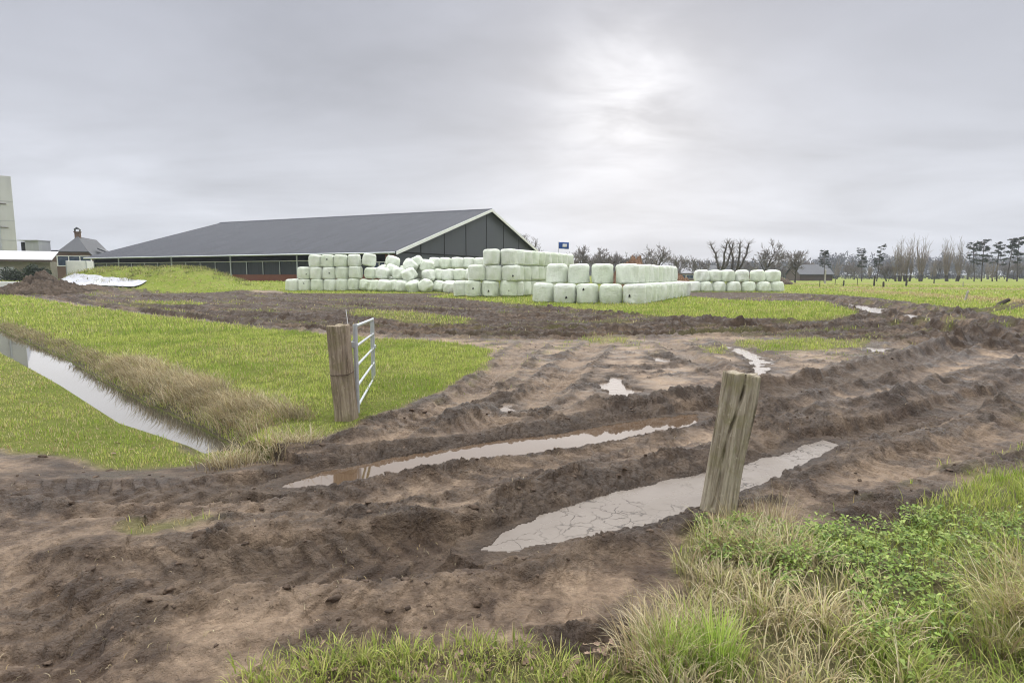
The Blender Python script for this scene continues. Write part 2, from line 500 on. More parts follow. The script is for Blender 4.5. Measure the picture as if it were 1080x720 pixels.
def tag(o, label=None, cat=None, group=None, kind=None):
    if label: o['label'] = label
    if cat: o['category'] = cat
    if group: o['group'] = group
    if kind: o['kind'] = kind
    return o


def empty(name, loc, rz=0.0):
    o = bpy.data.objects.new(name, None)
    o.empty_display_size = 0.2
    o.location = loc; o.rotation_euler = (0, 0, rz)
    return link(o)


def np_mesh(name, V, F, mat, parent=None, smooth=False, attrs=None):
    """V (n,3); F (m,3) or (m,4) int array"""
    V = np.ascontiguousarray(V, np.float32); F = np.ascontiguousarray(F, np.int32)
    me = bpy.data.meshes.new(name)
    me.vertices.add(len(V)); me.vertices.foreach_set("co", V.ravel())
    k = F.shape[1]
    me.loops.add(F.size); me.loops.foreach_set("vertex_index", F.ravel())
    me.polygons.add(len(F))
    me.polygons.foreach_set("loop_start", np.arange(0, F.size, k, dtype=np.int32))
    if smooth:
        me.polygons.foreach_set("use_smooth", np.ones(len(F), bool))
    me.update(calc_edges=True)
    if attrs:
        for nm, arr in attrs.items():
            a = me.color_attributes.new(nm, 'FLOAT_COLOR', 'POINT')
            a.data.foreach_set("color", np.ascontiguousarray(arr, np.float32).ravel())
    if mat: me.materials.append(mat)
    o = bpy.data.objects.new(name, me)
    return link(o, parent)


class MB:
    def __init__(s):
        s.v = []; s.f = []; s.sm = []

    def add(s, vs, fs, smooth=False):
        b = len(s.v)
        s.v += [tuple(v) for v in vs]
        s.f += [tuple(i + b for i in f) for f in fs]
        s.sm += [smooth] * len(fs)
        return s

    def box(s, c, size, rz=0.0, mat=None):
        hx, hy, hz = size[0] / 2, size[1] / 2, size[2] / 2
        vs = [Vector((x, y, z)) for x in (-hx, hx) for y in (-hy, hy) for z in (-hz, hz)]
        M = Matrix.Translation(c) @ Matrix.Rotation(rz, 4, 'Z')
        if mat is not None: M = M @ mat
        vs = [M @ v for v in vs]
        return s.add(vs, [(0, 1, 3, 2), (4, 6, 7, 5), (0, 4, 5, 1), (2, 3, 7, 6), (0, 2, 6, 4), (1, 5, 7, 3)])

    def tube(s, p, q, r0, r1=None, n=8, caps=True, smooth=True):
        r1 = r0 if r1 is None else r1
        p = Vector(p); q = Vector(q); d = (q - p)
        if d.length < 1e-6: return s
        d.normalize()
        a = d.orthogonal().normalized(); b = d.cross(a)
        vs = []
        for c, r in ((p, r0), (q, r1)):
            for i in range(n):
                t = 2 * math.pi * i / n
                vs.append(c + (a * math.cos(t) + b * math.sin(t)) * r)
        s.add(vs, [(i, (i + 1) % n, n + (i + 1) % n, n + i) for i in range(n)], smooth)
        if caps:
            s.add(vs[:n][::-1], [tuple(range(n))]); s.add(vs[n:], [tuple(range(n))])
        return s

    def quad(s, a, b, c, d):
        return s.add([a, b, c, d], [(0, 1, 2, 3)])

    def prism(s, poly, off):
        """poly list of Vector, extruded by vector off"""
        n = len(poly); off = Vector(off)
        vs = [Vector(p) for p in poly] + [Vector(p) + off for p in poly]
        fs = [tuple(range(n))[::-1], tuple(range(n, 2 * n))] + [(i, (i + 1) % n, n + (i + 1) % n, n + i) for i in range(n)]
        return s.add(vs, fs)

    def build(s, name, mat, parent=None, bevel=0.0):
        me = bpy.data.meshes.new(name)
        me.from_pydata(s.v, [], s.f)
        me.polygons.foreach_set("use_smooth", s.sm)
        import bmesh
        bm = bmesh.new(); bm.from_mesh(me)
        bmesh.ops.recalc_face_normals(bm, faces=bm.faces)
        bm.to_mesh(me); bm.free()
        me.update()
        if mat: me.materials.append(mat)
        o = bpy.data.objects.new(name, me)
        if bevel > 0:
            m = o.modifiers.new("bevel", 'BEVEL'); m.width = bevel; m.segments = 2; m.limit_method = 'ANGLE'
        return link(o, parent)


# ------------------------------------------------------------------ materials
def new_mat(name):
    m = bpy.data.materials.new(name); m.use_nodes = True
    nt = m.node_tree
    for n in list(nt.nodes): nt.nodes.remove(n)
    out = nt.nodes.new('ShaderNodeOutputMaterial')
    return m, nt, out


class NT:
    def __init__(s, nt): s.t = nt

    def n(s, typ, **kw):
        nd = s.t.nodes.new(typ)
        for k, v in kw.items():
            if k.startswith('i_'):
                nd.inputs[k[2:].replace('_', ' ')].default_value = v
            else:
                setattr(nd, k, v)
        return nd

    def l(s, a, b): s.t.links.new(a, b)

    def noise(s, vec, scale, detail=5, rough=.55, dist=0.0):
        nd = s.n('ShaderNodeTexNoise')
        nd.inputs['Scale'].default_value = scale; nd.inputs['Detail'].default_value = detail
        nd.inputs['Roughness'].default_value = rough; nd.inputs['Distortion'].default_value = dist
        if vec is not None: s.l(vec, nd.inputs['Vector'])
        return nd.outputs['Fac']

    def ramp(s, fac, stops):
        nd = s.n('ShaderNodeValToRGB')
        cr = nd.color_ramp
        while len(cr.elements) > len(stops): cr.elements.remove(cr.elements[-1])
        while len(cr.elements) < len(stops): cr.elements.new(.5)
        for e, (p, c) in zip(cr.elements, stops):
            e.position = p
            e.color = (c, c, c, 1) if isinstance(c, (int, float)) else (c[0], c[1], c[2], 1)
        s.l(fac, nd.inputs['Fac'])
        return nd.outputs['Color']

    def mix(s, fac, a, b, blend='MIX'):
        nd = s.n('ShaderNodeMix', data_type='RGBA', blend_type=blend)
        for sock, v in ((nd.inputs[0], fac), (nd.inputs[6], a), (nd.inputs[7], b)):
            if hasattr(v, 'is_linked') or hasattr(v, 'links'):
                s.l(v, sock)
            elif isinstance(v, (int, float)):
                sock.default_value = v if sock.type == 'VALUE' else (v, v, v, 1)
            else:
                sock.default_value = (v[0], v[1], v[2], 1)
        return nd.outputs[2]

    def math(s, op, a, b=0.0, clamp=False):
        nd = s.n('ShaderNodeMath', operation=op, use_clamp=clamp)
        for sock, v in ((nd.inputs[0], a), (nd.inputs[1], b)):
            if isinstance(v, (int, float)): sock.default_value = v
            else: s.l(v, sock)
        return nd.outputs[0]

    def mapping(s, vec, scale=(1, 1, 1), rot=(0, 0, 0)):
        nd = s.n('ShaderNodeMapping')
        nd.inputs['Scale'].default_value = scale; nd.inputs['Rotation'].default_value = rot
        s.l(vec, nd.inputs['Vector'])
        return nd.outputs[0]

    def bump(s, h, strength=.5, dist=.02, normal=None):
        nd = s.n('ShaderNodeBump')
        nd.inputs['Strength'].default_value = strength; nd.inputs['Distance'].default_value = dist
        s.l(h, nd.inputs['Height'])
        if normal is not None: s.l(normal, nd.inputs['Normal'])
        return nd.outputs[0]

    def bsdf(s, out, color, rough=.7, normal=None, spec=.5, metal=0.0, ior=None):
        nd = s.n('ShaderNodeBsdfPrincipled')
        for nm, v in (('Base Color', color), ('Roughness', rough), ('Metallic', metal), ('Specular IOR Level', spec)):
            sock = nd.inputs[nm]
            if isinstance(v, (int, float)): sock.default_value = v
            elif isinstance(v, (tuple, list)): sock.default_value = (v[0], v[1], v[2], 1)
            else: s.l(v, sock)
        if ior: nd.inputs['IOR'].default_value = ior
        if normal is not None: s.l(normal, nd.inputs['Normal'])
        s.l(nd.outputs[0], out.inputs['Surface'])
        return nd


def simple(name, c0, c1, scale=4.0, rough=.7, bump=.2, bscale=20, bdist=.02, stretch=(1, 1, 1), spec=.4, metal=0.0, coord='Object'):
    m, t, out = new_mat(name); T = NT(t)
    tc = T.n('ShaderNodeTexCoord').outputs[coord]
    v = T.mapping(tc, stretch)
    f = T.noise(v, scale, 5, .6)
    col = T.ramp(f, [(.3, c0), (.7, c1)])
    nrm = T.bump(T.noise(v, bscale, 4, .6), bump, bdist) if bump else None
    T.bsdf(out, col, rough, nrm, spec, metal)
    return m


def mat_ground():
    m, t, out = new_mat("ground"); T = NT(t)
    tc = T.n('ShaderNodeTexCoord').outputs['Object']
    at_ = T.n('ShaderNodeVertexColor', layer_name="zone")
    sep = T.n('ShaderNodeSeparateColor'); T.l(at_.outputs['Color'], sep.inputs[0])
    g, wet, straw = sep.outputs[0], sep.outputs[1], sep.outputs[2]
    far = at_.outputs['Alpha']
    n1 = T.noise(tc, .9, 6, .6); n2 = T.noise(tc, 6, 5, .65, .6); n3 = T.noise(tc, 38, 4, .7)
    pale = T.mix(n2, (.245, .165, .105), (.53, .395, .275))
    dark = T.mix(n2, (.060, .036, .022), (.15, .096, .060))
    a = T.math('ADD', T.math('MULTIPLY', n1, .75), T.math('MULTIPLY', n2, .35))
    k = T.ramp(a, [(.47, 0.0), (.63, 1.0)])
    mudc = T.mix(k, dark, pale)
    mudc = T.mix(T.math('MULTIPLY', T.ramp(n3, [(.50, 0.0), (.72, 1.0)]), .45), mudc, (.085, .06, .045))
    # slick, freshly smeared wet patches
    slick = T.math('MULTIPLY', T.ramp(T.noise(T.mapping(tc, (.7, 1.2, 1), (0, 0, -.25)), 1.5, 5, .6, .6), [(.52, 0.0), (.60, 1.0)]), T.math('SUBTRACT', 1.0, g))
    mudc = T.mix(T.math('MULTIPLY', slick, .62), mudc, (.060, .040, .028))
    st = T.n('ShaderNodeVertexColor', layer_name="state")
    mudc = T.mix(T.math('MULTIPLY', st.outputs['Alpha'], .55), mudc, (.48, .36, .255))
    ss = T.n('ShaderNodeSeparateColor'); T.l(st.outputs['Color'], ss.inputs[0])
    moist_shade = T.mix(n2, (.020, .0118, .0070), (.072, .044, .026))  # damp torn soil, darkened further to paint in the shadow of rut walls
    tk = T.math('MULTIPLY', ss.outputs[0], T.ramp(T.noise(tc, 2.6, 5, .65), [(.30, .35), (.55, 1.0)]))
    mudc = T.mix(T.math('MULTIPLY', tk, .92), mudc, moist_shade)
    wetc = T.mix(n2, (.024, .015, .0095), (.075, .049, .032))
    wn = T.math('MULTIPLY', wet, T.ramp(n1, [(.28, .45), (.6, 1.0)]))
    mudc = T.mix(wn, mudc, wetc)
    # grass floor
    gn = T.noise(tc, 1.7, 5, .65); gn2 = T.noise(tc, 14, 4, .7)
    gnear = T.mix(gn2, (.095, .110, .030), (.24, .275, .065))
    gnear = T.mix(T.ramp(gn, [(.50, 0.0), (.75, .5)]), gnear, (.28, .25, .11))
    gfar = T.mix(gn2, (.15, .21, .034), (.29, .345, .068))
    gfar = T.mix(T.ramp(gn, [(.42, 0.0), (.72, .75)]), gfar, (.30, .26, .11))
    gfar = T.mix(T.ramp(T.noise(tc, 3.2, 5, .7), [(.50, 0.0), (.72, .7)]), gfar, (.085, .10, .032))
    gc = T.mix(far, gnear, gfar)
    gc = T.mix(straw, gc, T.mix(gn2, (.20, .155, .08), (.36, .29, .16)))
    col = T.mix(g, mudc, gc)
    # roughness: wet skin shines
    rw = T.ramp(T.noise(tc, 3.5, 4, .6), [(.34, .34), (.50, .58), (.7, .80)])
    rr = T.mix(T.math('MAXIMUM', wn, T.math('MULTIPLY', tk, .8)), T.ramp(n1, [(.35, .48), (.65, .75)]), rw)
    rr = T.mix(T.math('MULTIPLY', slick, .85), rr, .30)
    rr = T.mix(g, rr, .9)
    h = T.math('ADD', T.math('MULTIPLY', T.noise(tc, 22, 5, .7, .4), 1.0), T.math('MULTIPLY', T.noise(tc, 90, 3, .6), .30))
    vo = T.n('ShaderNodeTexVoronoi', feature='F1'); vo.inputs['Scale'].default_value = 34; T.l(tc, vo.inputs['Vector'])
    h = T.math('ADD', h, T.math('MULTIPLY', vo.outputs['Distance'], -.22))
    nrm = T.bump(h, 1.0, .06)
    sp = T.math('MULTIPLY', T.math('SUBTRACT', .38, T.math('MULTIPLY', ss.outputs[1], .26)), T.math('SUBTRACT', 1.0, T.math('MULTIPLY', g, .85)))
    T.bsdf(out, col, rr, nrm, sp)
    return m


def mat_blade(name, trans=.42, rough=.55):
    m, t, out = new_mat(name); T = NT(t)
    at_ = T.n('ShaderNodeVertexColor', layer_name="tint").outputs['Color']
    d = T.n('ShaderNodeBsdfPrincipled'); d.inputs['Roughness'].default_value = rough
    d.inputs['Specular IOR Level'].default_value = .35
    T.l(at_, d.inputs['Base Color'])
    tr = T.n('ShaderNodeBsdfTranslucent'); T.l(at_, tr.inputs['Color'])
    mx = T.n('ShaderNodeMixShader'); mx.inputs[0].default_value = trans
    T.l(d.outputs[0], mx.inputs[1]); T.l(tr.outputs[0], mx.inputs[2])
    T.l(mx.outputs[0], out.inputs['Surface'])
    return m


def mat_water(name, col, rough=.03, ior=1.9, bump=.04, scale=6):
    m, t, out = new_mat(name); T = NT(t)
    tc = T.n('ShaderNodeTexCoord').outputs['Object']
    nrm = T.bump(T.noise(tc, scale, 3, .5), bump, .02)
    c = T.mix(T.noise(tc, 1.6, 4, .6), [k * .8 for k in col], [k * 1.2 for k in col])
    b = T.bsdf(out, c, rough, nrm, .5, ior=ior)
    return m


def mat_slurry():
    m, t, out = new_mat("slurry"); T = NT(t)
    tc = T.n('ShaderNodeTexCoord').outputs['Object']
    wn = T.n('ShaderNodeTexNoise'); wn.inputs['Scale'].default_value = 4.5; wn.inputs['Detail'].default_value = 4
    T.l(tc, wn.inputs['Vector'])
    sub = T.n('ShaderNodeVectorMath', operation='SUBTRACT'); T.l(wn.outputs['Color'], sub.inputs[0]); sub.inputs[1].default_value = (.5, .5, .5)
    sc = T.n('ShaderNodeVectorMath', operation='SCALE'); T.l(sub.outputs[0], sc.inputs[0]); sc.inputs['Scale'].default_value = .30
    ad = T.n('ShaderNodeVectorMath', operation='ADD'); T.l(tc, ad.inputs[0]); T.l(sc.outputs[0], ad.inputs[1])
    vo = T.n('ShaderNodeTexVoronoi', feature='DISTANCE_TO_EDGE'); vo.inputs['Scale'].default_value = 7.5
    T.l(ad.outputs[0], vo.inputs['Vector'])
    line = T.ramp(vo.outputs['Distance'], [(.010, 1.0), (.034, 0.0)])
    zone = T.ramp(T.noise(tc, 1.3, 3, .6), [(.47, 0.0), (.58, 1.0)])
    brk = T.ramp(T.noise(tc, 5.0, 3, .6), [(.42, 0.0), (.52, 1.0)])
    cr = T.math('MULTIPLY', T.math('MULTIPLY', line, zone), brk)
    base = T.mix(T.noise(tc, 2.2, 5, .6), (.130, .105, .086), (.225, .195, .168))
    col = T.mix(cr, base, (.045, .035, .028))
    nrm = T.bump(T.math('ADD', T.math('MULTIPLY', cr, -1.0), T.math('MULTIPLY', T.noise(tc, 9, 4, .6), .35)), .35, .015)
    rough = T.ramp(T.noise(tc, 3, 4, .6), [(.35, .16), (.7, .42)])
    T.bsdf(out, col, rough, nrm, .5, ior=1.42)
    return m


def mat_film():
    m, t, out = new_mat("bale_film"); T = NT(t)
    tc = T.n('ShaderNodeTexCoord').outputs['Object']
    oi = T.n('ShaderNodeObjectInfo')
    ad = T.n('ShaderNodeVectorMath', operation='ADD'); T.l(tc, ad.inputs[0])
    cmb = T.n('ShaderNodeCombineXYZ'); T.l(T.math('MULTIPLY', oi.outputs['Random'], 37.0), cmb.inputs[0]); T.l(T.math('MULTIPLY', oi.outputs['Random'], 11.0), cmb.inputs[2])
    T.l(cmb.outputs[0], ad.inputs[1])
    v = ad.outputs[0]
    c = T.mix(oi.outputs['Random'], (.80, .87, .72), (.87, .91, .83))
    c = T.mix(T.ramp(T.noise(v, 2.2, 4, .6), [(.4, 0.0), (.75, .5)]), c, (.62, .72, .53))
    dirt = T.ramp(T.noise(T.mapping(v, (1, 1, .5)), 5.0, 6, .7), [(.62, 0.0), (.80, .55)])
    c = T.mix(dirt, c, (.44, .45, .33))
    wr = T.noise(T.mapping(v, (1.2, 1.2, 6.0)), 3.0, 5, .65, 1.2)
    wr2 = T.noise(T.mapping(v, (5.0, 5.0, 1.0)), 2.5, 4, .6, .8)
    nrm = T.bump(T.math('ADD', wr, wr2), .9, .07)
    T.bsdf(out, c, .30, nrm, .5)
    return m


def mat_wood(name, pale, dark, green):
    m, t, out = new_mat(name); T = NT(t)
    tc = T.n('ShaderNodeTexCoord').outputs['Object']
    v = T.mapping(tc, (14, 14, 1.0))
    f = T.noise(v, 2.0, 7, .68, .5); f2 = T.noise(T.mapping(tc, (45, 45, 1.6)), 2.0, 5, .7)
    c = T.mix(T.ramp(f, [(.36, 0.0), (.64, 1.0)]), dark, pale)
    c = T.mix(T.ramp(f2, [(.26, .6), (.42, 0.0)]), c, [k * .35 for k in dark])
    sp = T.noise(tc, 5.0, 5, .65)
    c = T.mix(T.ramp(sp, [(.48, 0.0), (.68, .75)]), c, green)
    lich = T.ramp(T.noise(tc, 26, 4, .7), [(.60, 0.0), (.70, .6)])
    c = T.mix(lich, c, [k * 1.25 for k in pale])
    h = T.math('ADD', f2, T.math('MULTIPLY', f, .8))
    T.bsdf(out, c, .85, T.bump(h, .8, .012), .25)
    return m


M = {}
M['ground'] = mat_ground()
M['blade'] = mat_blade("grass_blade")
M['straw'] = mat_blade("dry_grass_blade", .25, .7)
M['leaf'] = mat_blade("herb_leaf", .3, .45)
M['ditch_water'] = mat_water("ditch_water", (.055, .050, .042), .02, 3.6, .03, 3)
M['puddle'] = mat_water("puddle_water", (.105, .068, .042), .03, 1.95, .02, 5)
M['shallow'] = mat_water("shallow_water", (.17, .13, .10), .12, SHALLOW, .25, 14)
M['slurry'] = mat_slurry()
M['film'] = mat_film()
M['tear'] = simple("torn_film_dark", (.012, .012, .012), (.03, .03, .03), 8, .6, .2)
M['oak'] = mat_wood("weathered_oak", (.50, .445, .345), (.23, .19, .14), (.23, .215, .095))
M['sleeper'] = mat_wood("railway_sleeper", (.47, .39, .30), (.19, .145, .105), (.22, .20, .10))
M['galv'] = simple("galvanised_steel", (.46, .49, .52), (.62, .65, .68), 9, .42, .12, 40, .004, metal=.55)
M['rust'] = simple("rusty_iron", (.05, .035, .028), (.11, .07, .05), 9, .8, .3)
M['white'] = simple("white_paint", (.76, .77, .77), (.86, .86, .86), 2, .5, .05)
M['clod'] = simple("mud_clod", (.045, .029, .019), (.13, .088, .06), 9, .8, .7, 30, .02)
M['soil'] = simple("heap_soil", (.055, .041, .030), (.15, .112, .082), 1.1, .9, .9, 6, .15)
M['muck'] = simple("muck_heap", (.10, .052, .03), (.26, .15, .085), .9, .9, .8, 5, .15)
M['bark'] = simple("bark", (.050, .042, .036), (.11, .093, .08), 2, .9, .4, 8)
M['twig'] = simple("twig", (.13, .11, .10), (.22, .19, .17), 1, .9, .0)
M['willow_twig'] = simple("willow_twig", (.20, .165, .135), (.32, .265, .215), 1, .9, .0)
M['needle'] = simple("needle", (.025, .034, .022), (.055, .065, .040), .7, .8, .0)
M['wood_far'] = simple("hazed_far_twigs", (.10, .10, .115), (.17, .165, .18), .05, .9, 0)  # bare twigs with the blue of distance haze painted into the colour
M['hedge'] = simple("hedge_leaf", (.018, .03, .014), (.045, .065, .028), 1.2, .6, 0)
M['leaf_litter'] = simple("dead_oak_leaf", (.11, .065, .042), (.34, .24, .17), 14, .7, 0)

# ------------------------------------------------------------------ GROUND SHEET
NA = 1500
ang = np.linspace(R(-74), R(74), NA)
# finer towards the middle of the view
ang = ang * (0.72 + 0.28 * (np.abs(ang) / R(74)) ** 1.5)
rad = [0.9]
while rad[-1] < 7000:
    q = rad[-1]
    if q < 4: st = .0052 * q
    elif q < 12: st = .0056 * q
    elif q < 60: st = .0085 * q
    elif q < 130: st = .016 * q
    else: st = .08 * q
    rad.append(q + st)
rad = np.array(rad); NR = len(rad)
AA, RR = np.meshgrid(ang, rad)
GXX = (RR * np.sin(AA)).ravel(); GYY = (RR * np.cos(AA)).ravel()
F0 = fields(GXX, GYY)
V = np.stack([GXX, GYY, F0['z']], 1)
idx = np.arange(NR * NA).reshape(NR, NA)
Fq = np.stack([idx[:-1, :-1], idx[:-1, 1:], idx[1:, 1:], idx[1:, :-1]], -1).reshape(-1, 4)
farf = sstep(22, 55, F0['r'])
strawc = np.clip(F0['straw'], 0, 1)
F0['g'] = F0['g'] * (1 - .85 * F0['bank']) * (1 - .65 * sstep(.1, -.2, poly_sd(GXX, GYY, G_RIGHT, 1.0)))
F0['torn'] = np.maximum(F0['torn'], .8 * sstep(.1, -.2, poly_sd(GXX, GYY, G_RIGHT, 1.0)))
zone = np.stack([F0['g'], F0['wet'], strawc, farf], 1)
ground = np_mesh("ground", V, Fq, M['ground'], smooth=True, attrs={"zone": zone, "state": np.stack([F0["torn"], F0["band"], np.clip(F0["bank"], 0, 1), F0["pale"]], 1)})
tag(ground, kind='structure')


# ------------------------------------------------------------------ WATER
def flat_poly(name, poly, z, mat, grow=.25):
    c = Vector((sum(p[0] for p in poly) / len(poly), sum(p[1] for p in poly) / len(poly)))
    import bmesh
    P2 = np.array(poly)
    # offset outward along averaged normals
    n = len(P2); area = 0.5 * sum(P2[i][0] * P2[(i + 1) % n][1] - P2[(i + 1) % n][0] * P2[i][1] for i in range(n))
    sg = 1 if area > 0 else -1
    out = []
    for i in range(n):
        a = P2[(i + 1) % n] - P2[i - 1]; a = a / (np.hypot(*a) + 1e-9)
        out.append(P2[i] + grow * sg * np.array([a[1], -a[0]]))
    me = bpy.data.meshes.new(name)
    bm = bmesh.new()
    vs = [bm.verts.new((p[0], p[1], z)) for p in out]
    f = bm.faces.new(vs)
    bmesh.ops.triangulate(bm, faces=[f])
    bmesh.ops.recalc_face_normals(bm, faces=bm.faces)
    for f in bm.faces:
        if f.normal.z < 0: f.normal_flip()
    bm.to_mesh(me); bm.free()
    me.materials.append(mat)
    o = link(bpy.data.objects.new(name, me))
    return tag(o, kind='structure')


flat_poly("ditch_water", DITCH, WLEV, M['ditch_water'], .12)
for kk, lv, poly in PUDDLES:
    cx = sum(p[0] for p in poly) / len(poly); cy = sum(p[1] for p in poly) / len(poly)
    if kk == 'slurry':
        flat_poly("slurry_puddle", poly, lv, M['slurry'], .16)
    else:
        flat_poly("puddle_water", poly, lv + float(zbase(cx, cy)), M['puddle' if kk == 'puddle_a' else 'shallow'], .15)

# ------------------------------------------------------------------ GRASS
GREEN = np.array([[.20, .29, .045], [.31, .385, .070], [.46, .51, .125], [.54, .54, .18]])
STRAW = np.array([[.50, .41, .22], [.62, .53, .33], [.42, .31, .17], [.70, .62, .43]])


def blade_mesh(name, base, hgt, wid, dirn, bend, col, mat, seg=2, tipcol=None, face=None):
    """curved tapering blades; base (n,3), dirn angle of lean, bend 0..1.5"""
    n = len(base)
    lean = np.stack([np.cos(dirn), np.sin(dirn)], 1)
    fa = dirn + np.pi / 2 + RNG.normal(0, .5, n) if face is None else face
    side = np.stack([np.cos(fa), np.sin(fa), np.zeros(n)], 1)
    rows = []
    for k in range(seg + 1):
        t = k / seg
        a = bend * t                      # angle from vertical grows along the blade
        # integrate a circular arc
        eps = 1e-3 + bend
        hx = hgt * (1 - np.cos(eps * t)) / eps
        hz = hgt * np.sin(eps * t) / eps
        c = base + np.stack([lean[:, 0] * hx, lean[:, 1] * hx, hz], 1)
        w = wid * (1 - t ** 1.6) * .5
        if k < seg:
            rows.append(c - side * w[:, None]); rows.append(c + side * w[:, None])
        else:
            rows.append(c)
    nv = 2 * seg + 1
    Vv = np.stack(rows, 1).reshape(-1, 3)
    fl = []
    for k in range(seg - 1):
        b = 2 * k
        fl += [(b, b + 1, b + 3), (b, b + 3, b + 2)]
    b = 2 * (seg - 1)
    fl.append((b, b + 1, b + 2))
    fl = np.array(fl, np.int32)
    Ff = (fl[None] + (np.arange(n, dtype=np.int32) * nv)[:, None, None]).reshape(-1, 3)
    c4 = np.ones((n, nv, 4), np.float32)
    tc = col if tipcol is None else tipcol
    for j in range(nv):
        t = (j // 2) / seg
        c4[:, j, :3] = col * (1 - t) + tc * t
    o = np_mesh(name, Vv, Ff, mat, smooth=True, attrs={"tint": c4.reshape(-1, 4)})
    return o


def pick(pal, n, jit=.16, bias=None):
    k = RNG.integers(0, len(pal), n) if bias is None else RNG.choice(len(pal), n, p=bias)
    k2 = RNG.integers(0, len(pal), n)
    t = RNG.random((n, 1)) * .5
    c = pal[k] * (1 - t) + pal[k2] * t
    return c * (1 + RNG.normal(0, jit, (n, 1)))


parts_b, parts_h, parts_w, parts_d, parts_bd, parts_c = [], [], [], [], [], []
for r0, r1, dens, hh, ww in ((1.8, 4.0, 2400, .070, .0058), (4.0, 7.0, 2100, .072, .0070), (7, 12, 1700, .058, .0085), (12, 20, 800, .066, .0125),
                             (20, 34, 170, .10, .026), (34, 62, 50, .12, .05), (62, 120, 9, .13, .10)):
    A = R(96) * .5 * (r1 * r1 - r0 * r0)
    n = int(A * dens)
    th = RNG.uniform(-R(48), R(48), n); rr = np.sqrt(RNG.uniform(r0 * r0, r1 * r1, n))
    x = rr * np.sin(th); y = rr * np.cos(th)
    f = fields(x, y)
    # clumpy density
    pr = np.clip(f['g'], 0, 1) ** 1.3 * np.clip(.75 + 1.0 * f['tus'], .15, 1)
    near_side = (f['dditch'] < 4) & (~f['farside'])
    pr = np.where(near_side, pr * .75, pr)
    pr = pr * (1 - .6 * sstep(.1, -.3, poly_sd(x, y, G_RIGHT, 1.0)))
    keep = (RNG.random(n) < pr) & (f['dditch'] > .02)
    # the barn yard and its floor stay clear
    rx, ry = x - BP[0], y - BP[1]
    keep &= ~(((rx * BN[0] + ry * BN[1]) < .5) & ((rx * BA[0] + ry * BA[1]) > -.5))
    x, y, z = x[keep], y[keep], f['z'][keep]
    n = len(x)
    tall = np.clip(1 + 1.2 * f['tus'][keep], .5, 1.8)
    h = hh * tall * RNG.uniform(.55, 1.45, n)
    h = np.where(near_side[keep], h * .72, h)
    gd = np.hypot(x + 1.85, y - 7.0); h = h * (.45 + .55 * sstep(.5, 1.4, gd))
    w = ww * RNG.uniform(.7, 1.3, n)
    dry = np.clip(.09 + .7 * f['ne2'][keep] + f['straw'][keep] * .9 + .35 * near_side[keep] + .5 * (1 - f['g'][keep]), .06, .95)
    isd = RNG.random(n) < dry
    c = np.where(isd[:, None], pick(STRAW * np.array([.92, .95, .8]), n), pick(GREEN * 1.12, n))
    # lush patches
    lush = sstep(.05, .3, fbm(x * .55, y * .55, 2, 90))[:, None] * (~isd[:, None])
    c = c * (1 - lush) + lush * pick(GREEN[:2] * 1.1, n)
    parts_b.append(np.stack([x, y, z - .005], 1)); parts_h.append(h); parts_w.append(w)
    parts_d.append(RNG.uniform(0, 2 * np.pi, n)); parts_bd.append(RNG.uniform(.25, 1.35, n)); parts_c.append(c)
cat = np.concatenate
gr = blade_mesh("grass", cat(parts_b), cat(parts_h), cat(parts_w), cat(parts_d), cat(parts_bd), np.clip(cat(parts_c), .01, .9), M['blade'], seg=2)
tag(gr, "short yellow green meadow grass on the bank, verges and fields", "grass", kind='stuff')
print("blades", len(cat(parts_h)))


def clump_field(name, label, cat_, cx, cy, nb, L, W, bend, pal, mat, spread=.06, droop_dir=None, tip=None, seg=4, bias=None):
    """many tussocks in one stuff mesh; cx,cy arrays of clump centres"""
    f = fields(cx, cy)
    m = len(cx)
    bx = np.repeat(cx, nb) + RNG.normal(0, spread, m * nb)
    by = np.repeat(cy, nb) + RNG.normal(0, spread, m * nb)
    bz = np.repeat(f['z'], nb) - .01
    dirn = np.arctan2(by - np.repeat(cy, nb), bx - np.repeat(cx, nb)) + RNG.normal(0, .5, m * nb)
    if droop_dir is not None:
        dirn = np.where(RNG.random(m * nb) < .65, droop_dir + RNG.normal(0, .6, m * nb), dirn)
    sz = np.repeat(RNG.uniform(.6, 1.25, m), nb)
    h = L * sz * RNG.uniform(.45, 1.2, m * nb)
    w = W * RNG.uniform(.6, 1.3, m * nb)
    bd = np.clip(RNG.normal(bend, .35, m * nb), .1, 2.3)
    cl = pick(pal, m * nb, .15, bias)
    tone = np.repeat(RNG.uniform(.62, 1.15, m), nb)[:, None]
    tp = None if tip is None else np.clip(pick(tip, m * nb) * tone, .01, .9)
    o = blade_mesh(name, np.stack([bx, by, bz], 1), h, w, dirn, bd, np.clip(cl * tone, .01, .9), mat, seg=seg, tipcol=tp)
    tag(o, label, cat_, kind='stuff')
    return o


def rand_in(poly, n):
    Pn = np.array(poly); lo, hi = Pn.min(0), Pn.max(0)
    xs, ys = [], []
    while sum(map(len, xs)) < n:
        x = RNG.uniform(lo[0], hi[0], 4 * n + 50); y = RNG.uniform(lo[1], hi[1], 4 * n + 50)
        k = poly_sd(x, y, poly) < 0
        xs.append(x[k]); ys.append(y[k])
    return cat(xs)[:n], cat(ys)[:n]


# dry drooping grass along the far bank of the ditch
edge = smooth_line(DITCH_UP[1:], 12)
E = np.array(edge)
seglen = np.hypot(*np.diff(E, axis=0).T)
cum = np.concatenate([[0], np.cumsum(seglen)])


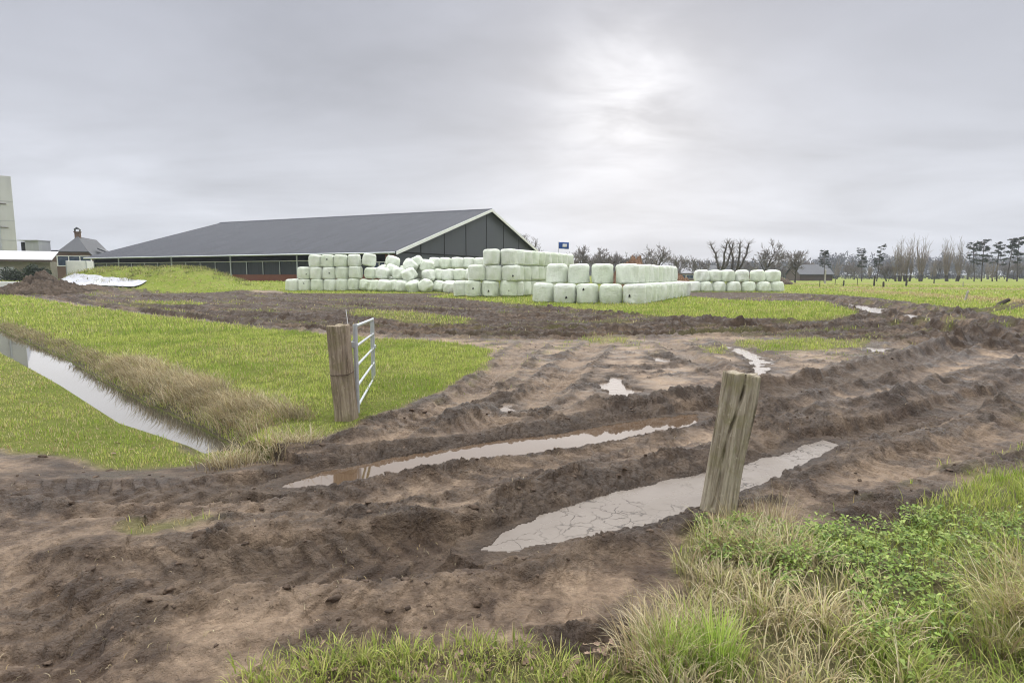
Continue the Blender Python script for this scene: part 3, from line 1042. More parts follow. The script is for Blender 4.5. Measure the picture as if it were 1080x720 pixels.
def along_edge(n, off0, off1, lo=0.0, hi=1.0):
    s = RNG.uniform(lo, hi, n) * cum[-1]
    i = np.clip(np.searchsorted(cum, s) - 1, 0, len(E) - 2)
    t = (s - cum[i]) / (seglen[i] + 1e-9)
    p = E[i] + (E[i + 1] - E[i]) * t[:, None]
    d = (E[i + 1] - E[i]) / (seglen[i][:, None] + 1e-9)
    nrm = np.stack([-d[:, 1], d[:, 0]], 1)
    if not ((nrm @ (np.array(at(175, 400)) - np.array(DITCH_UP[4])))[0] > 0): nrm = -nrm
    o = RNG.uniform(off0, off1, n)
    return p[:, 0] + nrm[:, 0] * o, p[:, 1] + nrm[:, 1] * o


wdir = math.atan2(-.7, -.5)
cx, cy = along_edge(430, .06, .36)
clump_field("bank_grass", "dry straw coloured grass drooping over the ditch bank", "grass", cx, cy, 30, .17, .009, 1.5, np.vstack([STRAW * .8, STRAW * .65, GREEN[:1]]), M['straw'], .09, wdir)
ex, ey = rand_in(P([(215, 478), (250, 462), (300, 462), (330, 470), (290, 482), (245, 486)]), 26)
clump_field("end_straw", "dead grass hanging over the end of the ditch", "grass", ex, ey, 40, .24, .008, 1.5, STRAW * .85, M['straw'], .09)
cx, cy = along_edge(190, .18, .85, .66, 1.0)
clump_field("bank_straw", "thick mat of bleached dead grass at the end of the ditch", "grass", cx, cy, 50, .30, .008, 1.65, STRAW * .85, M['straw'], .10, wdir)

mx, my = rand_in([at_depth(60, 290, 58)[:2], at_depth(262, 298, 58)[:2], at_depth(250, 296, 66)[:2], at_depth(70, 280, 68)[:2]], 420)
kk_ = mound_h(mx, my) > .25
clump_field("mound_grass", "rough tufts of yellowed grass growing on the silage mound", "grass", mx[kk_], my[kk_], 26, .34, .035, .9,
            np.vstack([STRAW * .8, GREEN * .8, GREEN[:2] * .7]), M['straw'], .22, seg=2)
# right foreground: tall tussocks mixed dry and green
TUS = P([(690, 760), (700, 690), (722, 655), (716, 610), (728, 585), (760, 562), (800, 556), (840, 575), (900, 600), (930, 660), (960, 720), (960, 800)])
cx, cy = rand_in(TUS, 84)
clump_field("tussock_grass", "long half dead tussock grass around the foot of the oak post", "grass", cx, cy, 48, .19, .0066, 1.6,
            np.vstack([STRAW * .8, STRAW, GREEN[1:3]]), M['straw'], .06, None, np.vstack([STRAW, STRAW * .9, GREEN[2:3]]))
cx, cy = rand_in(P([(770, 556), (800, 545), (840, 560), (850, 590), (800, 600), (765, 590)]), 16)
clump_field("tall_straw", "upright pale straw stalks right of the oak post", "grass", cx, cy, 40, .22, .0035, .8, STRAW, M['straw'], .05)
cx, cy = rand_in(P([(680, 735), (690, 690), (770, 690), (800, 740)]), 14)
clump_field("lush_grass", "bright green grass tuft at the bottom edge of the verge", "grass", cx, cy, 90, .20, .005, .9, GREEN * np.array([1.0, 1.15, 1.0]), M['blade'], .05)
cx, cy = rand_in(P([(655, 735), (668, 680), (705, 668), (720, 700), (720, 740)]), 10)
clump_field("pale_grass", "bleached grass mat at the bottom of the muddy slope", "grass", cx, cy, 90, .22, .0045, 1.4, STRAW, M['straw'], .06)
cx, cy = rand_in(P([(890, 660), (960, 640), (1060, 650), (1160, 680), (1160, 820), (880, 820)]), 46)
clump_field("corner_grass", "mixed green and straw grass tangled in the lower right corner", "grass", cx, cy, 52, .17, .0064, 1.55,
            np.vstack([STRAW[:1] * .8, GREEN[:3] * .9, GREEN[:3] * .9]), M['straw'], .07)
cx, cy = rand_in(P([(1030, 625), (1120, 610), (1140, 720), (1060, 740)]), 14)
clump_field("arching_grass", "arching pale green grass clump at the right edge of the verge", "grass", cx, cy, 90, .36, .0055, 1.5,
            np.vstack([STRAW, GREEN[2:]]), M['straw'], .05, math.pi)
cx, cy = rand_in(P([(250, 735), (262, 700), (330, 684), (420, 680), (550, 690), (640, 715), (640, 740)]), 120)
clump_field("edge_grass", "broad bladed green grass tufts along the bottom edge", "grass", cx, cy, 26, .085, .0068, 1.45, np.vstack([GREEN, STRAW[:1]]), M['blade'], .05, seg=3)
cx, cy = rand_in(P([(950, 560), (1010, 528), (1080, 495), (1160, 480), (1160, 590), (1000, 590)]), 95)
clump_field("verge_grass", "bright green grass tufts on the upper right verge", "grass", cx, cy, 34, .13, .006, 1.3, np.vstack([GREEN, GREEN]), M['blade'], .07, seg=3)
# herbs
HERB = P([(845, 560), (905, 560), (965, 545), (1080, 560), (1160, 570), (1160, 640), (1020, 700), (960, 745), (900, 690), (885, 620)])
HERB2 = P([(735, 560), (790, 556), (860, 560), (900, 600), (830, 640), (740, 600)])


def herb_field(name, label, cx, cy, size, pal, hmax):
    f = fields(cx, cy)
    m = len(cx); k = 8
    n = m * k
    bx = np.repeat(cx, k); by = np.repeat(cy, k)
    bz = np.repeat(f['z'] + RNG.uniform(.015, hmax, m), k)
    a = RNG.uniform(0, 2 * np.pi, n)
    L = size * RNG.uniform(.6, 1.35, n); W = L * RNG.uniform(.42, .62, n)
    el = RNG.normal(.15, .4, n)
    d = np.stack([np.cos(a) * np.cos(el), np.sin(a) * np.cos(el), np.sin(el)], 1)
    s = np.stack([-np.sin(a), np.cos(a), RNG.normal(0, .25, n)], 1)
    o = np.stack([bx, by, bz], 1) + d * (L * RNG.uniform(.05, .5, n))[:, None] + RNG.normal(0, .012, (n, 3))
    up = np.array([0, 0, 1.0])
    p0 = o; p1 = o + d * (.35 * L)[:, None] + s * (.5 * W)[:, None] + up * (.12 * L)[:, None]
    p2 = o + d * (.35 * L)[:, None] - s * (.5 * W)[:, None] + up * (.12 * L)[:, None]
    p3 = o + d * L[:, None] - up * (.10 * L)[:, None]
    pm = o + d * (.45 * L)[:, None]
    Vv = np.stack([p0, p1, p3, p2, pm], 1).reshape(-1, 3)
    fl = np.array([(0, 1, 4), (1, 2, 4), (2, 3, 4), (3, 0, 4)], np.int32)
    Ff = (fl[None] + (np.arange(n, dtype=np.int32) * 5)[:, None, None]).reshape(-1, 3)
    c = np.clip(pick(pal, n, .2), .01, .9)
    c4 = np.ones((n, 5, 4), np.float32); c4[:, :, :3] = c[:, None, :]
    o = np_mesh(name, Vv, Ff, M['leaf'], attrs={"tint": c4.reshape(-1, 4)})
    tag(o, label, "ground cover", kind='stuff')


HP = np.array([[.10, .17, .028], [.17, .26, .042], [.27, .37, .07], [.36, .44, .12]])
cx, cy = rand_in(HERB, 820)
herb_field("nettle_leaves", "low green nettle and ivy leaves covering the right verge", cx, cy, .029, HP, .10)
cx, cy = rand_in(HERB2, 420)
herb_field("herb_leaves", "small green leaves scattered among the dry tussocks by the post", cx, cy, .026, HP, .09)

# dead leaves and clods
def litter(name, label, polys, n_each, size, mat):
    xs, ys = [], []
    for p, k in zip(polys, n_each):
        a, b = rand_in(p, k); xs.append(a); ys.append(b)
    x, y = cat(xs), cat(ys); f = fields(x, y); n = len(x)
    a = RNG.uniform(0, 2 * np.pi, n); L = size * RNG.uniform(.5, 1.3, n)
    el = RNG.normal(.1, .35, n)
    d = np.stack([np.cos(a) * np.cos(el), np.sin(a) * np.cos(el), np.sin(el)], 1)
    s = np.stack([-np.sin(a), np.cos(a), RNG.normal(0, .3, n)], 1)
    o = np.stack([x, y, f['z'] + .012], 1)
    prof = [(0, 0), (.25, .22), (.36, .12), (.52, .34), (.64, .17), (.82, .26), (1, 0), (.82, -.26), (.64, -.17), (.52, -.34), (.36, -.12), (.25, -.22)]
    rows = [o + d * ((t - .5) * L)[:, None] + s * (w * L)[:, None] + np.array([0, 0, 1]) * (abs(w) * .35 * L)[:, None] for t, w in prof]
    rows.append(o)
    k = len(prof)
    Vv = np.stack(rows, 1).reshape(-1, 3)
    fl = np.array([(i, (i + 1) % k, k) for i in range(k)], np.int32)
    Ff = (fl[None] + (np.arange(n, dtype=np.int32) * (k + 1))[:, None, None]).reshape(-1, 3)
    ob = np_mesh(name, Vv, Ff, mat)
    tag(ob, label, "leaf litter", kind='stuff')


litter("fallen_leaves", "brown fallen oak leaves lying at the muddy lower edge",
       [P([(590, 720), (600, 680), (680, 665), (700, 720)]), P([(250, 720), (300, 680), (560, 685), (600, 720)]), P([(20, 470), (200, 472), (160, 440), (20, 400)])],
       [46, 30, 40], .045, M['leaf_litter'])


n = 9000
th = RNG.uniform(-R(46), R(46), n); rr = RNG.uniform(2.1 ** .5, 14 ** .5, n) ** 2
x = rr * np.sin(th); y = rr * np.cos(th); f = fields(x, y)
k = (f['g'] < .5) & (f['pud'] < .05) & (f['dditch'] > .2) & (RNG.random(n) < .03 + .5 * sstep(.0, .35, fbm(x * .9, y * .9, 2, 33)))
x, y, z = x[k], y[k], f['z'][k]; n = len(x)
sb = blade_mesh("straw_bits", np.stack([x, y, z + .004], 1), RNG.uniform(.015, .05, n), np.full(n, .0045), RNG.uniform(0, 6.28, n), RNG.uniform(1.3, 2.9, n),
                np.clip(pick(STRAW, n, .25) * RNG.uniform(.35, 1.0, (n, 1)), .01, .9), M['straw'], seg=3)
tag(sb, "bits of straw and dead grass trodden into the mud", "straw", kind='stuff')


def icosphere_np():
    import bmesh
    bm = bmesh.new(); bmesh.ops.create_icosphere(bm, subdivisions=2, radius=1)
    v = np.array([p.co[:] for p in bm.verts]); f = np.array([[q.index for q in p.verts] for p in bm.faces], np.int32)
    bm.free(); return v, f


IV, IF = icosphere_np()


def clods(name, label, x, y, size):
    f = fields(x, y); n = len(x); k = len(IV)
    s = size * np.minimum(np.exp(RNG.normal(-.5, .55, n)), 2.0)
    ang_ = RNG.uniform(0, 6.28, n)
    sc = np.stack([s * RNG.uniform(.8, 1.6, n), s * RNG.uniform(.7, 1.1, n), s * RNG.uniform(.4, .8, n)], 1)
    Vv = np.repeat(IV[None], n, 0)
    off = RNG.uniform(0, 200, (n, 1))
    nz = perlin(Vv[:, :, 0] * 1.3 + off, Vv[:, :, 1] * 1.3 + Vv[:, :, 2] * 1.7, 5) * .75 + perlin(Vv[:, :, 0] * 3.1 + off, Vv[:, :, 1] * 3.1 - Vv[:, :, 2] * 2.3, 6) * .4
    Vv = Vv * (1 + nz[:, :, None]) * sc[:, None, :]
    c, sn = np.cos(ang_)[:, None], np.sin(ang_)[:, None]
    X = Vv[:, :, 0] * c - Vv[:, :, 1] * sn; Y = Vv[:, :, 0] * sn + Vv[:, :, 1] * c
    Vv = np.stack([X + x[:, None], Y + y[:, None], Vv[:, :, 2] + (f['z'] - s * .08)[:, None]], -1).reshape(-1, 3)
    Ff = (IF[None] + (np.arange(n, dtype=np.int32) * k)[:, None, None]).reshape(-1, 3)
    o = np_mesh(name, Vv, Ff, M['clod'], smooth=True)
    tag(o, label, "mud clods", kind='stuff')


n = 26000
th = RNG.uniform(-R(46), R(46), n); rr = RNG.uniform(2.1 ** .5, 16 ** .5, n) ** 2
x = rr * np.sin(th); y = rr * np.cos(th)
f = fields(x, y)
k = (f['g'] < .35) & (f['pud'] < .05) & (f['dditch'] > .2) & (RNG.random(n) < np.clip(f['rough'], 0, 1) ** 2 * .20 + .003)
clods("mud_clods", "small torn lumps of dark mud lying along the ruts", x[k], y[k], .014)
print("clods", k.sum())


# ------------------------------------------------------------------ POSTS AND GATE
def rough_post(name, w, d, h, mat, crack=True, seed=0, parent=None):
    """squared, weathered timber: rounded-rectangle rings with grain grooves and a long split in the near face"""
    nr, nc = 84, 200
    vs = []
    rg = np.random.default_rng(seed)
    for i in range(nr + 1):
        t = i / nr
        z = -0.25 + t * (h + .25)
        for j in range(nc):
            a = 2 * math.pi * j / nc
            ca, sa = math.cos(a), math.sin(a)
            per = (j / nc) * 4; sd_ = int(per) % 4; q = (per - int(per)) * 2 - 1
            cr = .10
            e1 = math.copysign(min(abs(q), 1), q)
            kx, ky = [(1, e1), (-e1, 1), (-1, -e1), (e1, -1)][sd_]
            rr_ = (abs(kx) ** 9 + abs(ky) ** 9) ** (1 / 9)
            px, py = kx / rr_ * w / 2, ky / rr_ * d / 2
            gx = float(perlin(np.array(a * 9.0), np.array(z * 1.1 + seed))) * .009 + float(perlin(np.array(a * 26.0), np.array(z * 2.0 + seed), 4)) * .006
            wob = float(perlin(np.array(z * 1.7), np.array(a * .8 + 5), seed)) * .012
            k = 1 + (gx + wob) / (w / 2)
            if crack and py < 0:
                cxp = (.018 - .085 * (1 - (z / h))) * 1.0 + .012 * math.sin(z * 9)
                g = math.exp(-((px - cxp) / .0085) ** 2) * (.35 + .65 * min(1, max(0, z / h + .15))) * (.7 + .3 * math.sin(z * 31))
                py += .075 * g * (.4 + .6 * max(0, z / h)) if z > .06 else 0
            top = max(0.0, (z - (h - .02)) / .02)
            zz = z + (0.018 * float(perlin(np.array(px * 14), np.array(py * 14), seed + 2)) - .004 if i == nr else 0)
            vs.append((px * k * (1 - .02 * top), py * k * (1 - .02 * top), zz))
    fs = []
    for i in range(nr):
        for j in range(nc):
            a = i * nc + j; b = i * nc + (j + 1) % nc
            fs.append((a, b, b + nc, a + nc))
    b = nr * nc
    # end grain, sunk towards the middle
    cidx = []
    for s_ in (.66, .33):
        st = len(vs)
        for j in range(nc):
            p = vs[b + j]
            vs.append((p[0] * s_, p[1] * s_ + 0.0, h + .012 * float(perlin(np.array(p[0] * s_ * 22), np.array(p[1] * s_ * 22), seed + 2)) - .006))
        cidx.append(st)
    prev = b
    for st in cidx:
        for j in range(nc):
            fs.append((prev + j, prev + (j + 1) % nc, st + (j + 1) % nc, st + j))
        prev = st
    vs.append((0, 0, h - .005)); c = len(vs) - 1
    for j in range(nc): fs.append((prev + j, prev + (j + 1) % nc, c))
    mb = MB(); mb.add(vs, fs, True)
    return mb.build(name, mat, parent)


px_, py_ = at(762, 549)
zr_ = zat(px_, py_)
post = rough_post("oak_post", .222, .19, 1.02, M['oak'], True, 3)
post.location = (px_, py_ + .1, zr_ - .03)
post.rotation_euler = (R(-3), R(7.0), R(-14))
tag(post, "weathered split oak post leaning right beside the slurry puddle", "post")

gx_, gy_ = at(365, 443)
zg_ = zat(gx_, gy_)
gp = rough_post("gate_post", .228, .18, 1.17, M['sleeper'], False, 8)
gp.location = (gx_ - .02, gy_ + .1, zg_ - .03)
gp.rotation_euler = (R(1.0), R(-3.2), R(-9))
tag(gp, "squared brown timber gate post standing on the grass bank", "post")
wb_ = MB()
hw, hd = .228 / 2 + .006, .18 / 2 + .006
ringp = [Vector((hw * math.copysign(abs(math.cos(a)) ** .3, math.cos(a)), hd * math.copysign(abs(math.sin(a)) ** .3, math.sin(a)), .60 + .012 * math.sin(a)))
         for a in [2 * math.pi * i / 40 for i in range(40)]]
for i in range(40): wb_.tube(ringp[i], ringp[(i + 1) % 40], .0045, n=6, caps=False)
wb_.build("wire_band", M['rust'], gp)

# gate, swung open and away from the camera
G0 = Vector((-1.885, 7.06, zat(-1.875, 7.06) + .01)); G1 = Vector((-2.33, 9.85, 0)); G1.z = G0.z
gate = empty("field_gate", G0, math.atan2(G1.y - G0.y, G1.x - G0.x))
tag(gate, "galvanised tubular steel field gate standing open behind the timber post", "gate")
GL = (G1 - G0).length
sag = -.12
mb = MB(); mb.tube((0, 0, .02), (0, 0, 1.10), .028, n=12); mb.build("hinge_stile", M['galv'], gate)
mb = MB(); mb.tube((GL, 0, .06 + sag), (GL, 0, 1.10 + sag), .022, n=12); mb.build("latch_stile", M['galv'], gate)
mb = MB(); mb.tube((GL * .86, 0, .07 + sag), (GL * .86, 0, 1.08 + sag), .017, n=10); mb.build("upright", M['galv'], gate)
for z in (.09, .34, .59, .83, 1.075):
    mb = MB(); mb.tube((.02, 0, z), (GL - .015, 0, z + sag), .021 if z > 1 else .017, n=10)
    mb.build("bar", M['galv'], gate)
for z in (.20, .86):
    mb = MB(); mb.box((-.0, .055, z), (.06, .10, .07)); mb.tube((-.0, .02, z - .055), (-.0, .02, z + .055), .016, n=10)
    mb.build("hinge", M['galv'], gate, .006)
mb = MB(); mb.box((GL - .05, -.03, .62 + sag), (.12, .025, .05)); mb.build("latch", M['galv'], gate, .004)

ro = MB(); ro.tube((0, 0, .0), (-.035, .0, .36), .0065, .004, n=8)
rod = ro.build("wire_stake", M['white'])
rod.location = (gp.location.x + .03, gp.location.y + .13, zg_ + .95)
tag(rod, "thin white plastic electric fence rod sticking up behind the gate post", "rod")
ro2 = MB(); ro2.tube((0, 0, -.95), (0, 0, .02), .0065, n=8); ro2.build("lower_rod", M['white'], rod)


# ------------------------------------------------------------------ BALES
def bale_mesh(name, seed, rad_=.66, hgt=1.2, lump=.075, e=.23):
    ns, nz = 40, 22
    vs = []
    for i in range(nz + 1):
        ph = -math.pi / 2 + math.pi * i / nz
        # spend rings near the rims
        c, s_ = math.cos(ph), math.sin(ph)
        r = (abs(c) ** e) * rad_; z = math.copysign(abs(s_) ** (e * 1.15), s_) * hgt / 2
        if i in (0, nz): r = 0.0001
        for j in range(ns):
            a = 2 * math.pi * j / ns
            vs.append((r * math.cos(a), r * math.sin(a), z))
    Vv = np.array(vs)
    an = np.arctan2(Vv[:, 1], Vv[:, 0])
    dsp = perlin(np.cos(an) * 1.4 + seed * 5, np.sin(an) * 1.4 + Vv[:, 2] * 1.1, seed) * lump
    dsp += perlin(np.cos(an) * 4 + seed * 3, np.sin(an) * 4 + Vv[:, 2] * 4.0, seed + 4) * lump * .35
    dsp += .010 * np.sin(Vv[:, 2] * 34 + 2.0 * perlin(an * .8, Vv[:, 2], seed)) * (np.hypot(Vv[:, 0], Vv[:, 1]) > rad_ * .6)
    belly = .030 * (1 - (Vv[:, 2] / (hgt / 2)) ** 2) + .035 * np.clip(-Vv[:, 2] / (hgt / 2) - .2, 0, 1)
    fold = np.clip(1 - 5 * np.abs(perlin(an * 3.2 + seed * 7, Vv[:, 2] * .7 + seed, seed + 13)), 0, 1)
    dsp -= .028 * fold * (np.abs(Vv[:, 2]) > hgt * .12)
    k = 1 + (dsp + belly) / rad_
    Vv[:, 0] *= k; Vv[:, 1] *= k
    top = Vv[:, 2] > 0
    dome = .03 * (1 - np.clip(np.hypot(Vv[:, 0], Vv[:, 1]) / rad_, 0, 1) ** 2) + .03 * perlin(Vv[:, 0] * 2, Vv[:, 1] * 2, seed + 9)
    Vv[:, 2] += np.where(top, dome, -dome * .3)
    Vv[:, 2] += hgt / 2
    fs = []
    for i in range(nz):
        for j in range(ns):
            a = i * ns + j; b = i * ns + (j + 1) % ns
            fs.append((a, b, b + ns, a + ns))
    me = bpy.data.meshes.new(name)
    me.from_pydata(Vv.tolist(), [], fs)
    me.polygons.foreach_set("use_smooth", [True] * len(fs))
    me.update(); me.materials.append(M['film'])
    return me


BALES = [bale_mesh("wrapped_bale", i) for i in range(6)]
SLUMP = [bale_mesh("wrapped_bale", 20 + i, .68, 1.12, .12, .42) for i in range(5)]
BH = 1.20
HAZE = .00038


def tear_mesh():
    n = 14; v = []; rg = np.random.default_rng(5)
    rr_ = .085 * (1 + rg.normal(0, .22, n))
    v = [(rr_[i] * math.cos(2 * math.pi * i / n), 0, rr_[i] * 1.1 * math.sin(2 * math.pi * i / n)) for i in range(n)]
    mb = MB(); mb.prism([Vector(p) for p in v], (0, .14, 0))
    o = mb.build("torn_hole", M['tear']); me = o.data
    bpy.data.objects.remove(o); return me


TEAR = tear_mesh()
ORD = ["first", "second", "third", "fourth", "fifth", "sixth", "seventh", "eighth", "ninth", "tenth", "eleventh", "twelfth", "thirteenth", "fourteenth", "fifteenth", "sixteenth", "seventeenth", "eighteenth"]
ORDL = ORD + ["nineteenth", "twentieth", "twenty first", "twenty second", "twenty third", "twenty fourth"]


def bale(x, y, z, label, group, pool=BALES, tilt=(0, 0), tear=None, sc=1.0):
    o = bpy.data.objects.new("wrapped_bale", random.choice(pool))
    link(o)
    o.location = (x, y, z)
    wob = (random.uniform(-.035, .035), random.uniform(-.035, .035))
    o.rotation_euler = (tilt[0] + wob[0], tilt[1] + wob[1], random.uniform(0, 6.28) if tilt == (0, 0) else random.uniform(-.4, .4))
    s = sc * random.uniform(.955, 1.035)
    o.scale = (s, s, sc * random.uniform(.985, 1.015))
    tag(o, label, "wrapped bale", group)
    if tear:
        c = bpy.data.objects.new("torn_hole", TEAR)
        link(c, o)
        # facing the camera, on the film
        d = Vector((-x, -y, 0)).normalized()
        ang_ = math.atan2(d.y, d.x) + R(tear[0]) - o.rotation_euler.z
        c.location = (math.cos(ang_) * .70, math.sin(ang_) * .70, tear[1])
        c.rotation_euler = (0, 0, ang_ + math.pi / 2); c.scale = (.75, 1, .75)
        c['label'] = "dark torn hole in the film"
    return o


ROWN = ["bottom", "middle", "top"]


def gz(x, y): return float(zbase(x, y))


GRP = "pale green wrapped silage bales stacked by the barn"


def stack_row(name, row, pxs, depth, tears={}, tilts={}, pool=BALES, dz=0.0, wh="from the left", slope=0.0):
    for i, px in enumerate(pxs):
        dpt = depth + slope * i
        x = (px - 540) / FPX * dpt
        z = gz(x, dpt) + row * BH + dz
        o = bale(x, dpt, z, "%s bale %s, %s row of %s" % (ORD[i], wh, ROWN[row], name), GRP, pool, tilts.get(i, (0, 0)), tears.get(i))


# left stack at 60 m
LN = "the left stack before the open barn side"
stack_row(LN, 0, [310, 322.6, 336, 349.3, 362, 374.6], 60, {1: (-10, .75), 3: (5, .35)})
stack_row(LN, 1, [322.5, 335, 348.6, 362, 376], 60.1, {2: (0, .6), 3: (8, .4), 0: (12, .5)})
stack_row(LN, 2, [334.8, 347.5, 361, 375.5, 390], 60.2, {1: (-8, .75)}, {4: (0, R(9))})
# tumbled heap in the middle
HEAP = [  # px, base row height, depth, tilt x, tilt y
    (387, 0, 59.5, 0, 6), (395, 0, 58.6, 0, 0), (406, 0, 58.3, 4, 5), (417, 0, 58.6, 0, -6), (425, 0, 58.0, 5, 6), (438, 0, 57.3, 12, -18), (452, 0, 57.3, 80, 10),
    (464.5, 0, 58.0, 0, 12), (475, 0, 57.2, 14, 0), (484, 0, 58.4, 0, 0),
    (393, 1, 59.6, 0, 0), (403.5, 1, 59.4, 10, 8), (413, 1.05, 60, 0, 20), (421.5, .98, 59.3, 0, 4), (435, .9, 58.4, 10, -28), (453, .92, 58.8, 4, -8), (464, .98, 59.4, 0, 5),
    (474, .98, 59, 0, -4), (485, 1, 59, 0, 0), (497, 1, 59, 0, 0),
    (430, 1.62, 59.6, 8, 38), (443, 1.9, 60.4, 4, -24), (450, 1.72, 59.4, 14, 14), (459, 1.95, 60.6, 0, 8), (470, 2, 60.4, 0, 0), (482.6, 2, 60.5, 0, 3), (495, 2, 60.5, 0, 0), (506, 2, 60.5, 0, 0)]
HEAP += [(411, 0, 61.5, 0, 4), (428, 0, 61, 6, 0), (444, 0, 60.8, 0, 0), (458, 0, 60.6, 0, 0), (409, .98, 61.8, 5, -6), (428, .98, 61.2, 0, 8), (444, 1, 61.2, 0, 0), (459, 1, 61, 0, 0), (414, 1.75, 61.5, 8, 14)]
HL = {0: "low", 1: "middle", 2: "upper"}
cnt = {0: 0, 1: 0, 2: 0}
for px, rw, dp, tx, ty in sorted(HEAP):
    x = (px - 540) / FPX * dp
    q = int(round(rw)); q = min(q, 2)
    i = cnt[q]; cnt[q] += 1
    look = "toppled" if abs(tx) + abs(ty) > 30 else ("leaning" if abs(tx) + abs(ty) > 11 else "slumped")
    lift = .55 if tx > 60 else (.0 if abs(ty) < 20 else .12)
    o = bale(x, dp, gz(x, dp) + rw * BH * .97 + lift * (1 if tx > 60 else 1), "%s bale, %s from left at %s level of the tumbled heap" % (look, ORD[i], HL[q]),
             "wrapped silage bales tumbled in a heap", SLUMP, (R(tx), R(ty)) if (tx or ty) else (0, 0))

# tall middle block (A): a face and a side running back
AN = "the tall middle block"
frontx = [487, 499.5, 517, 535, 552]
d0 = 45.5
cols = [((px - 540) / FPX * (d0 + (.5 if i < 1 else 0)), d0 + (.5 if i < 1 else 0)) for i, px in enumerate(frontx[:4])]
x0, y0 = cols[-1]
side = [(x0 + .60 * k, y0 + 1.19 * k) for k in range(1, 10)]
tearsA = {(0, 1): (0, .65), (0, 2): (-10, .45), (0, 3): (4, .45), (1, 3): (12, .4)}
for row in range(3):
    lo = (0, 1, 2)[row]
    for i, (x, y) in enumerate(cols[lo:]):
        bale(x + random.uniform(-.05, .05) + .25 * (row == 1) + .05 * row, y + random.uniform(-.04, .1) + row * .12, gz(x, y) + .05 + row * BH,
             "%s bale from left, %s row, front face of %s" % (ORD[i], ROWN[row], AN), GRP, BALES, (0, 0), tearsA.get((row, i + lo)))
    for i, (x, y) in enumerate(side):
        bale(x + .05 * row, y + random.uniform(-.04, .04), gz(x, y) + .05 + row * BH,
             "%s bale going back, %s row, right side of %s" % (ORD[i], ROWN[row], AN), GRP)

# nearest block (B)
BN_ = "the nearest block on the grass"
fb = [(573, 37.0), (596, 36.3), (619.5, 35.8), (644, 35.3), (669, 34.8)]
fbw = [((px - 540) / FPX * d, d) for px, d in fb]
tearsB = {1: (4, .40), 2: (-20, .9), 4: (-25, .55)}
for i, (x, y) in enumerate(fbw):
    bale(x, y, gz(x, y) - .03, "%s bale from left, lower row, front face of %s" % (ORD[i], BN_), GRP, BALES, (0, 0), tearsB.get(i))
for k in range(1, 12):
    x, y = fbw[-1][0] + .585 * k, fbw[-1][1] + 1.17 * k
    bale(x, y, gz(x, y) - .03, "%s bale going back, lower row, right side of %s" % (ORD[k - 1], BN_), GRP)
fb2 = [(587, 37.6), (610.5, 37.0), (635, 36.5), (661, 36.1)]
for i, (px, d) in enumerate(fb2):
    x = (px - 540) / FPX * d
    bale(x, d, gz(x, d) + BH - .04, "%s bale from left, upper row, front face of %s" % (ORD[i], BN_), GRP)
x2, y2 = (661 - 540) / FPX * 36.1, 36.1
for k in range(1, 10):
    x, y = x2 + .585 * k, y2 + 1.17 * k
    bale(x, y, gz(x, y) + BH - .04, "%s bale going back, upper row, right side of %s" % (ORD[k - 1], BN_), GRP)
# right, low stack
RN = "the low far stack on the right"
stack_row(RN, 0, [731, 743, 757, 772.5, 788, 804, 818.5], 60, pool=SLUMP, dz=-.08)
for i, px in enumerate([739, 752, 765.5, 781, 797.5, 813]):
    x = (px - 540) / FPX * 60.4
    bale(x, 60.4, 1.0, "%s bale from the left, top row of %s" % (ORD[i], RN), GRP, SLUMP, (0, 0), None, 1.06)

# ------------------------------------------------------------------ BARN
BZ = .90                 # yard level
EZ = 4.27; RZ = 11.05


def bw(al, g, z):
    """barn coordinates: along the long side, along the gable, height -> world"""
    return Vector((BP[0] + BA[0] * al + BG[0] * g, BP[1] + BA[1] * al + BG[1] * g, z))


def mat_roof():
    m, t, out = new_mat("barn_roof_sheet"); T = NT(t)
    tc = T.n('ShaderNodeTexCoord').outputs['UV']
    v = tc
    w = T.n('ShaderNodeTexWave', wave_type='BANDS', bands_direction='X'); w.inputs['Scale'].default_value = 6.0
    T.l(v, w.inputs['Vector'])
    w2 = T.n('ShaderNodeTexBrick'); w2.inputs['Scale'].default_value = 1.0
    w2.inputs['Brick Width'].default_value = 1.05; w2.inputs['Row Height'].default_value = 2.4; w2.inputs['Mortar Size'].default_value = .03
    w2.offset = 0.0
    w2.inputs['Color1'].default_value = (.030, .034, .046, 1); w2.inputs['Color2'].default_value = (.043, .048, .064, 1); w2.inputs['Mortar'].default_value = (.034, .036, .042, 1)
    T.l(v, w2.inputs['Vector'])
    st = T.noise(T.mapping(v, (1.0, .08, 1)), 1.2, 4, .6)
    c = T.mix(T.ramp(st, [(.35, 0.0), (.7, .5)]), w2.outputs['Color'], (.058, .064, .081))
    T.bsdf(out, c, .62, T.bump(w.outputs['Fac'], .5, .04), .22)
    return m


def mat_brick(name, c1, c2, mortar, scale=1.0):
    m, t, out = new_mat(name); T = NT(t)
    tc = T.n('ShaderNodeTexCoord').outputs['UV']
    b = T.n('ShaderNodeTexBrick')
    b.inputs['Scale'].default_value = scale
    b.inputs['Brick Width'].default_value = .22; b.inputs['Row Height'].default_value = .065; b.inputs['Mortar Size'].default_value = .008
    b.inputs['Color1'].default_value = (*c1, 1); b.inputs['Color2'].default_value = (*c2, 1); b.inputs['Mortar'].default_value = (*mortar, 1)
    T.l(tc, b.inputs['Vector'])
    c = T.mix(T.noise(tc, .8, 4, .6), b.outputs['Color'], c1)
    T.bsdf(out, c, .9, T.bump(b.outputs['Fac'], -.3, .01), .2)
    return m


